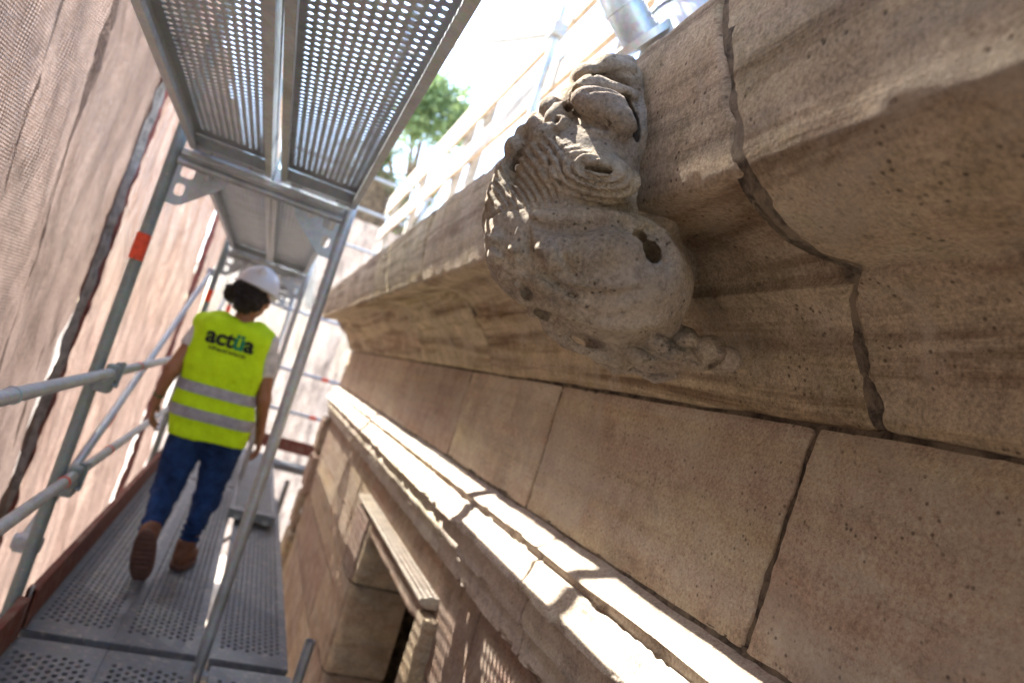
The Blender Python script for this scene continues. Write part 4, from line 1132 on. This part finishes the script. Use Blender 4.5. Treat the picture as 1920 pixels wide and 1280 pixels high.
MB().box((0.99, 4.55, 0.66), (1.05, 4.63, 1.5)).box((0.99, 5.9, 0.66), (1.05, 5.97, 1.5)).build('strut', M['wood'], ur)
ut = empty('upper_scaffold_tube', (0.9, 3.4, 0.66), label='short galvanised tube with clamp meeting the end of a board against the bright sky', cat='scaffold tube')
MB().tube((0.9, 3.40, 2.02), (0.35, 5.9, 2.72), 0.026, 14).build('tube', M['galv_bright'], ut, smooth=True)
MB().tube((0.9, 3.40, 0.67), (0.9, 3.40, 2.17), 0.022, 14).build('post', M['galv_bright'], ut, smooth=True)
MB().box((0.86, 3.35, 1.98), (0.94, 3.45, 2.06), 0.01).build('clamp', M['galv'], ut)

# ------------------------------------------------------------------ galvanised duct elbow and drum on the cornice top
du = empty('duct_elbow', (0.60, 1.40, 0.66), label='galvanised spiral duct elbow with round flange standing on the cornice above the carved head', cat='duct')
p0 = Vector((0.63, 1.44, 0.96)); pts = [(0.590, 1.44, 0.935), (0.520, 1.44, 0.99), (0.488, 1.44, 1.02), (0.448, 1.44, 1.08), (0.408, 1.44, 1.15), (0.385, 1.44, 1.24), (0.375, 1.44, 1.50)]
MB().path(pts, 0.047, 22).build('elbow', M['galv_bright'], du, smooth=True)
for q in range(1, 6):
    a = Vector(pts[q]); d = (Vector(pts[q+1])-Vector(pts[q-1])).normalized()
    MB().tube(a-d*0.005, a+d*0.005, 0.0505, 22).build('seam_band', M['galv_bright'], du, smooth=True)
a = Vector(pts[0]); d = (Vector(pts[1])-a).normalized()
MB().tube(a-d*0.012, a+d*0.006, 0.085, 28).build('flange', M['galv_bright'], du, smooth=True)
dr = empty('metal_drum', (0.80, 1.36, 0.66), label='pale galvanised drum standing on the cornice right of the duct elbow', cat='drum')
MB().tube((0.80, 1.42, 0.662), (0.80, 1.42, 1.60), 0.20, 48).build('shell', M['galv_bright'], dr, smooth=True)
MB().tube((0.80, 1.42, 1.02), (0.80, 1.42, 1.03), 0.205, 48).build('hoop', M['galv'], dr, smooth=True); MB().tube((0.80, 1.42, 0.664), (0.80, 1.42, 0.68), 0.205, 48).build('hoop', M['galv'], dr, smooth=True)

# ------------------------------------------------------------------ trees beyond the end of the scaffold
def crown(name, c, r, n, mat, parent, size=0.09, sd=1):
    g = np.random.default_rng(sd)
    cl = g.normal(size=(14, 3)); cl /= np.linalg.norm(cl, axis=1, keepdims=True); cl *= g.uniform(0.35, 0.95, (14, 1)); cl = cl*np.array(r)+np.array(c)
    k_ = g.integers(0, 14, n); p = cl[k_]+g.normal(size=(n, 3))*np.array(r)*0.24
    a = g.normal(size=(n, 3)); a /= np.linalg.norm(a, axis=1, keepdims=True)
    b = np.cross(a, g.normal(size=(n, 3))); b /= np.linalg.norm(b, axis=1, keepdims=True)
    s1 = size*g.uniform(0.6, 1.3, (n, 1)); V = np.stack([p-a*s1, p+b*s1*0.45, p+a*s1, p-b*s1*0.45], 1).reshape(-1, 3)
    return mesh_obj(name, V, np.arange(4*n).reshape(-1, 4), mat, parent)
t = empty('broadleaf_tree', (2.6, 19, GZ), label='green broadleaf tree beyond the far end of the scaffold, under the steel deck edge', cat='tree')
MB().path([(2.6, 19, GZ), (2.55, 19, 0), (2.4, 19.1, 3.5), (2.2, 19, 6.5)], [0.28, 0.22, 0.16, 0.06], 10).build('trunk', M['bark'], t, smooth=True)
for a in ((1.2, 18.4, 6.2), (3.6, 19.6, 6.8), (2.0, 20.2, 7.5)):
    MB().path([(2.45, 19.05, 3.0), tuple((Vector((2.45, 19.05, 3.0))+Vector(a))/2+Vector((0, 0, .3))), a], [0.13, 0.09, 0.03], 8).build('limb', M['bark'], t, smooth=True)
crown('crown', (2.35, 19, 7.3), (0.95, 0.95, 1.15), 2600, M['leaf'], t, 0.12, 3)
t = empty('palm_tree', (1.05, 14.5, GZ), label='palm with thick shaggy brown trunk and drooping dry fronds beyond the far netting', cat='palm tree')
MB().path([(1.0, 14.5, GZ), (1.0, 14.5, 0), (1.02, 14.5, 2.6), (1.05, 14.5, 4.0)], [0.34, 0.36, 0.5, 0.30], 14).build('trunk', M['bark'], t, smooth=True)
for i in range(26):
    g = random.Random(i); az = i*2.399; el = g.uniform(-0.9, 0.9); L_ = g.uniform(1.5, 2.2)
    d = Vector((math.cos(az)*math.cos(el), math.sin(az)*math.cos(el), math.sin(el))); c0 = Vector((1.05, 14.5, 3.9))
    rach = [c0+d*L_*s_+Vector((0, 0, -1.3*s_*s_)) for s_ in np.linspace(0, 1, 9)]
    fb = MB().path(rach, [0.03]*3+[0.02]*3+[0.01]*3, 5)
    for k_ in range(2, 9):
        for h_ in (0, 0.5):
            if k_ == 8 and h_: continue
            p = rach[k_].lerp(rach[min(8, k_+1)], h_); dd = (rach[min(8, k_+1)]-rach[k_-1]).normalized(); sd_ = dd.cross(Vector((0, 0, 1))).normalized()
            for sg in (-1, 1):
                tip = p+sd_*sg*0.42+dd*0.25+Vector((0, 0, -0.22)); wv = dd*0.022
                fb.add([p-wv, p+wv, tip], [(0, 1, 2)])
    fb.build('frond', M['palm_leaf'] if el > -0.2 else M['bark'], t)

# ------------------------------------------------------------------ person walking away
def person():
    root = empty('person', (-0.1, 3.95, ZFL), label='person in white helmet, yellow vest and blue jeans walking away along the planks', cat='person')
    SH = dict(neck=(-0.145, 3.99, 0.045), head=(-0.135, 4.03, 0.195))
    def mk(name, f, mat, sm=1, disp=None, parent=root):
        V, F = f.mesh(); V = smoothV(V, F, sm)
        if disp is not None:
            N = vnormals(V, F); V = V+N*disp(V)[:, None]
        return mesh_obj(name, V, F, mat, parent, smooth=True)
    LSh, RSh = (-0.315, 3.985, -0.035), (0.015, 4.0, -0.03)
    LEl, LWr = (-0.392, 3.93, -0.30), (-0.425, 4.03, -0.475)
    REl, RWr = (0.085, 3.97, -0.33), (0.125, 4.06, -0.52)
    LHip, RHip = (-0.215, 3.98, -0.63), (-0.035, 4.0, -0.63)
    LKn, RKn = (-0.235, 3.98, -0.93), (-0.03, 4.06, -0.93)
    LAn, RAn = (-0.235, 3.76, -1.10), (-0.052, 4.03, -1.225)
    # continuous body
    f = SDF((-0.58, 3.55, -1.34), (0.28, 4.32, 0.36), 0.0085)
    f.ell((-0.15, 4.0, -0.14), (0.155, 0.10, 0.18), k=0.03)
    f.ell((-0.13, 4.0, -0.36), (0.135, 0.10, 0.16), k=0.06)
    f.ell((-0.125, 3.99, -0.56), (0.165, 0.115, 0.13), k=0.06)
    f.cap(LSh, RSh, 0.055, k=0.05)
    f.cap((-0.148, 3.995, -0.02), (-0.142, 4.01, 0.11), 0.052, 0.050, k=0.04)
    # head: cranium, jaw, nose, ear; the face turned a little to the right
    f.ell((-0.135, 4.02, 0.205), (0.078, 0.095, 0.105), k=0.02)
    f.ell((-0.118, 4.06, 0.145), (0.058, 0.066, 0.07), k=0.03)
    f.ell((-0.088, 4.125, 0.175), (0.014, 0.022, 0.022), k=0.012)
    f.ell((-0.052, 4.03, 0.175), (0.010, 0.022, 0.032), k=0.006)
    f.ell((-0.214, 4.0, 0.175), (0.010, 0.022, 0.032), k=0.006)
    f.ell((-0.062, 4.10, 0.20), (0.012, 0.010, 0.010), k=0.01, op='sub'); f.ell((-0.115, 4.118, 0.20), (0.012, 0.010, 0.010), k=0.01, op='sub')
    f.ell((-0.086, 4.118, 0.132), (0.022, 0.010, 0.008), k=0.008)
    f.cap(LSh, LEl, 0.047, 0.038); f.cap(LEl, LWr, 0.038, 0.025); f.cap(RSh, REl, 0.047, 0.038); f.cap(REl, RWr, 0.038, 0.025)
    f.cap(LHip, LKn, 0.080, 0.050); f.cap(LKn, LAn, 0.050, 0.034); f.cap(RHip, RKn, 0.080, 0.050); f.cap(RKn, RAn, 0.050, 0.034)
    mk('body', f, M['skin'])
    # hands at a finer grid, overlapping the wrists
    def hand(w_, d, side):
        w_ = np.array(w_); d = np.array(d, float); d /= np.linalg.norm(d)
        fw = np.array([0, 1.0, 0]); fw -= d*fw.dot(d); fw /= np.linalg.norm(fw); nrm = np.cross(d, fw)*side
        h = SDF(w_-0.17, w_+0.19*np.abs(d)+0.12, 0.0045)
        h.cap(w_-d*0.03, w_+d*0.02, 0.026, 0.026, k=0.01)
        pc = w_+d*0.055
        for q in (-0.024, -0.008, 0.008, 0.024): h.cap(w_+d*0.015+fw*q*0.6, w_+d*0.088+fw*q, 0.0135, 0.0125, k=0.012)
        for q, L_ in ((-0.031, 0.062), (-0.0105, 0.074), (0.0105, 0.08), (0.031, 0.070)):
            a = w_+d*0.088+fw*q; b = a+d*L_*0.42+fw*q*0.15+nrm*0.006; c = b+d*L_*0.33+nrm*0.016; e = c+d*L_*0.2+nrm*0.018
            h.cap(a, b, 0.0098, 0.0092, k=0.004); h.cap(b, c, 0.0092, 0.0085, k=0.004); h.cap(c, e, 0.0085, 0.0072, k=0.004)
        a = w_+d*0.03+fw*0.024; b = a+d*0.03+fw*0.026+nrm*0.012; c = b+d*0.028+fw*0.006+nrm*0.008
        h.cap(a, b, 0.0135, 0.0115, k=0.008); h.cap(b, c, 0.0112, 0.009, k=0.005)
        mk('hand', h, M['skin'], 1)
    hand(LWr, np.array(LWr)-np.array(LEl)+np.array([0.03, -0.05, -0.05]), 1)
    hand(RWr, np.array(RWr)-np.array(REl)+np.array([0, -0.04, 0]), -1)
    # wristband
    a = np.array(LWr)*0.86+np.array(LEl)*0.14; b = np.array(LWr)*0.80+np.array(LEl)*0.20
    MB().tube(a, b, 0.031, 16).build('wristband', M['wrist'], root, smooth=True)
    # white t-shirt: sleeves and collar
    f = SDF((-0.46, 3.80, -0.50), (0.18, 4.20, 0.12), 0.009)
    f.ell((-0.15, 4.0, -0.14), (0.168, 0.112, 0.19), k=0.03); f.ell((-0.13, 4.0, -0.36), (0.150, 0.112, 0.16), k=0.06)
    f.cap((-0.28, 3.99, -0.03), (-0.02, 4.0, -0.025), 0.068, k=0.05)
    le = np.array(LSh)+0.44*(np.array(LEl)-np.array(LSh)); re_ = np.array(RSh)+0.55*(np.array(REl)-np.array(RSh))
    f.cap(LSh, le, 0.055, 0.055, k=0.03); f.cap(RSh, re_, 0.056, 0.057, k=0.03)
    for e, g in ((le, LEl), (re_, REl)):
        d = np.array(g)-e; d /= np.linalg.norm(d); f.ell(e+d*0.10, (0.09, 0.09, 0.09), k=0.004, op='sub')
    f.ell((-0.142, 4.01, 0.10), (0.065, 0.07, 0.075), k=0.01, op='sub')
    mk('t_shirt', f, M['shirt'])
    # vest: a loose shell, square at the shoulders
    f = SDF((-0.46, 3.76, -0.70), (0.20, 4.22, 0.12), 0.0075)
    def lerp_cap(z): pass
    f.rbox((-0.165, 3.985, -0.13), (0.195, 0.118, 0.17), 0.085)
    f.rbox((-0.152, 3.985, -0.34), (0.192, 0.125, 0.20), 0.095, k=0.05)
    f.rbox((-0.125, 3.985, -0.54), (0.198, 0.135, 0.16), 0.10, k=0.06)
    f.cap((-0.335, 3.985, -0.020), (-0.25, 3.99, 0.005), 0.050, 0.052, k=0.03); f.cap((-0.25, 3.99, 0.005), (-0.06, 3.995, 0.008), 0.052, 0.052, k=0.03); f.cap((-0.06, 3.995, 0.008), (0.005, 3.995, -0.010), 0.052, 0.048, k=0.03)
    # neck opening and a straight hem
    f.ell((-0.142, 4.035, 0.098), (0.085, 0.10, 0.055), k=0.01, op='sub')
    sl, P = f.sub((-9, -9, -9), (9, 9, 9)); f.comb(sl, P[..., 2]+0.612-0.03*(P[..., 0]+0.12), 0.006, 'sub')
    vF = f
    def vd(V):
        low_ = np.clip((-0.15-V[:, 2])/0.3, 0.25, 1)
        return 0.016*low_*fbm(V*np.array([1, 1, 0.30]), 11, 3, 4.0)+0.006*fbm(V, 20, 2, 6.0)
    vest = mk('hi_vis_vest', f, M['vest'], 1, vd)
    # what lies on the back of the vest is laid on its surface
    VV = np.array([v.co for v in vest.data.vertices])+np.array(root.location)*0
    bk = VV[VV[:, 1] < 3.99]
    def back_y(x, z):
        d2 = (bk[:, 0]-x)**2+(bk[:, 2]-z)**2; i = np.argpartition(d2, 6)[:6]; ww = 1/(d2[i]+1e-6); return float((bk[i, 1]*ww).sum()/ww.sum())
    allv = VV
    def band(z, h_, slope=0.03, name='reflective_band'):
        n_ = 72; V_ = []; F_ = []
        for i in range(n_):
            a = 2*math.pi*i/n_
            for zz in (z-h_/2, z, z+h_/2):
                z_ = zz+slope*0
                near = allv[np.abs(allv[:, 2]-z_) < 0.012]
                c = np.array([-0.128, 3.99]); dv = near[:, :2]-c; ang = np.arctan2(dv[:, 1], dv[:, 0])
                da = np.abs((ang-a+math.pi) % (2*math.pi)-math.pi); r_ = np.linalg.norm(dv, axis=1)
                sel = da < 0.07
                rr_ = r_[sel].max() if sel.any() else r_[np.argmin(da)]
                V_.append((c[0]+(rr_+0.004)*math.cos(a), c[1]+(rr_+0.004)*math.sin(a), z_))
        for i in range(n_):
            j = (i+1) % n_
            for k_ in (0, 1): F_.append((i*3+k_, j*3+k_, j*3+k_+1, i*3+k_+1))
        return mesh_obj(name, V_, F_, M['reflective'], root, smooth=True)
    band(-0.352, 0.055); band(-0.482, 0.058)
    def text(body, cx, cz, width, mats, weight, name='lettering', spans=None, rot=0.0):
        cu = bpy.data.curves.new('lettering', 'FONT'); cu.body = body; cu.size = 1; cu.offset = weight; cu.resolution_u = 3; cu.align_x = 'CENTER'
        cu.space_character = 0.98
        for mt in mats: cu.materials.append(mt)
        if spans:
            for i, mi in enumerate(spans): cu.body_format[i].material_index = mi
        ob = bpy.data.objects.new('tmp', cu); COL.objects.link(ob)
        dg = bpy.context.evaluated_depsgraph_get(); dg.update()
        me = bpy.data.meshes.new_from_object(ob.evaluated_get(dg)); bpy.data.objects.remove(ob)
        bm = bmesh.new(); bm.from_mesh(me); bmesh.ops.triangulate(bm, faces=bm.faces)
        bmesh.ops.subdivide_edges(bm, edges=[e for e in bm.edges if e.calc_length() > 0.2], cuts=2); bm.to_mesh(me); bm.free()
        xs = [v.co.x for v in me.vertices]; s_ = width/(max(xs)-min(xs)); mid = (max(xs)+min(xs))/2
        for v in me.vertices:
            x = (v.co.x-mid)*s_; z = v.co.y*s_; x, z = x*math.cos(rot)-z*math.sin(rot), x*math.sin(rot)+z*math.cos(rot)
            x += cx; z += cz
            v.co = (x, back_y(x, z)-0.006, z)
        o = bpy.data.objects.new(name, me); COL.objects.link(o); o.parent = vest
        o.matrix_parent_inverse = Matrix.Translation(-Vector(root.location))
        return o
    o1 = text('act\u00fca', -0.166, -0.108, 0.245, [M['ink'], M['ink_green']], 0.036, spans=[0, 0, 0, 1, 0])
    o2 = text('infraestructuras', -0.166, -0.142, 0.185, [M['ink']], 0.02)
    for o in (o1, o2): o.matrix_parent_inverse = Matrix.Identity(4); o.parent = vest
    # hair bunched under the helmet
    f = SDF((-0.33, 3.86, 0.06), (0.03, 4.18, 0.32), 0.008)
    f.ell((-0.155, 3.99, 0.205), (0.088, 0.088, 0.075), k=0.02); f.ell((-0.235, 3.985, 0.165), (0.045, 0.05, 0.045), k=0.02)
    f.ell((-0.165, 3.935, 0.14), (0.07, 0.045, 0.05), k=0.02); f.ell((-0.20, 3.95, 0.19), (0.075, 0.06, 0.06), k=0.02); f.ell((-0.12, 3.945, 0.175), (0.05, 0.04, 0.055), k=0.02)
    mk('hair', f, M['hair'], 0, lambda V: 0.022*fbm(V, 32, 3, 2.0)+0.020*fbm(V, 75, 2, 4.0))
    # helmet: domed shell, brim and ridge
    f = SDF((-0.29, 3.84, 0.20), (0.04, 4.27, 0.42), 0.006)
    f.ell((-0.135, 4.02, 0.235), (0.116, 0.138, 0.135), k=0.01)
    f.comb(*(lambda s_, P_: (s_, P_[..., 2]-(0.232+0.0*(P_[..., 1]-4.02))))(*f.sub((-9, -9, -9), (9, 9, 9))), 0.004, 'sub')
    f.ell((-0.135, 4.03, 0.236), (0.128, 0.150, 0.010), k=0.008); f.ell((-0.10, 4.14, 0.234), (0.085, 0.085, 0.010), k=0.008)
    f.cap((-0.145, 3.90, 0.325), (-0.12, 4.12, 0.345), 0.020, 0.020, k=0.03)
    h_ = mk('helmet', f, M['white_plastic'], 1)
    h_.matrix_basis = Matrix.Translation((-0.135, 4.02, 0.22)) @ Euler((R_(-5), R_(8), 0)).to_matrix().to_4x4() @ Matrix.Translation((0.135, -4.02, -0.22))
    h_.matrix_parent_inverse = Matrix.Translation(-Vector(root.location))
    # jeans
    f = SDF((-0.40, 3.62, -1.24), (0.16, 4.26, -0.50), 0.0085)
    f.ell((-0.125, 3.99, -0.56), (0.182, 0.128, 0.13), k=0.05)
    f.cap(LHip, LKn, 0.097, 0.069, k=0.03); f.cap(LKn, (-0.235, 3.78, -1.075), 0.068, 0.046, k=0.02); f.ell((-0.232, 3.91, -0.98), (0.057, 0.066, 0.10), k=0.02)
    f.cap(RHip, RKn, 0.097, 0.067, k=0.03); f.cap(RKn, (-0.050, 4.035, -1.165), 0.066, 0.044, k=0.02); f.ell((-0.038, 4.02, -1.02), (0.054, 0.062, 0.10), k=0.02)
    mk('jeans', f, M['denim'], 1, lambda V: 0.012*fbm(V*np.array([0.8, 0.8, 1.8]), 12, 3, 3.0)+0.007*np.clip((-1.0-V[:, 2])/0.1, 0, 1)*np.sin(V[:, 2]*190+fbm(V, 8, 2, 2)*4))
    # shoes: left on its toe with the sole turned back, right flat
    def shoe(toe, heel, up, nm):
        toe = np.array(toe); heel = np.array(heel); up = np.array(up, float); ax = toe-heel; L_ = np.linalg.norm(ax); ax /= L_
        up -= ax*up.dot(ax); up /= np.linalg.norm(up); sd_ = np.cross(ax, up)
        f = SDF(np.minimum(toe, heel)-0.16, np.maximum(toe, heel)+0.18, 0.006)
        c = heel+ax*L_*0.70+up*0.045; rot = np.stack([sd_, ax, up], 1)
        f.ell(c, (0.050, 0.105, 0.045), rot, 0.02); f.ell(heel+ax*0.05+up*0.055, (0.038, 0.065, 0.055), rot, 0.03)
        f.cap(heel+ax*0.055+up*0.06, heel+ax*0.05+up*0.125, 0.045, 0.047, k=0.02)
        f.ell(heel+ax*0.05+up*0.165, (0.036, 0.036, 0.045), rot, 0.004, 'sub')
        b_ = mk('shoe', f, M['boot'], 1, lambda V: 0.002*fbm(V, 30, 2, 1.0))
        g = SDF(np.minimum(toe, heel)-0.16, np.maximum(toe, heel)+0.18, 0.0055)
        g.ell(heel+ax*L_*0.70+up*0.012, (0.056, 0.112, 0.018), rot, 0.02); g.ell(heel+ax*0.06+up*0.012, (0.043, 0.07, 0.018), rot, 0.03); g.ell(heel+ax*L_*0.42+up*0.014, (0.044, 0.09, 0.014), rot, 0.03)
        for t_ in np.linspace(0.06, 0.94, 9): 
            p = heel+ax*L_*t_-up*0.006; g.cap(p-sd_*0.05, p+sd_*0.05, 0.005, k=0.003, op='sub')
        s2 = mk('sole', g, M['sole'], 0, parent=root)
    shoe((-0.205, 3.745, -1.298), (-0.235, 3.665, -1.055), (0, 1, 0.25), 'L')
    shoe((-0.02, 4.21, -1.306), (-0.065, 3.965, -1.302), (0, 0, 1), 'R')
    return root
person()
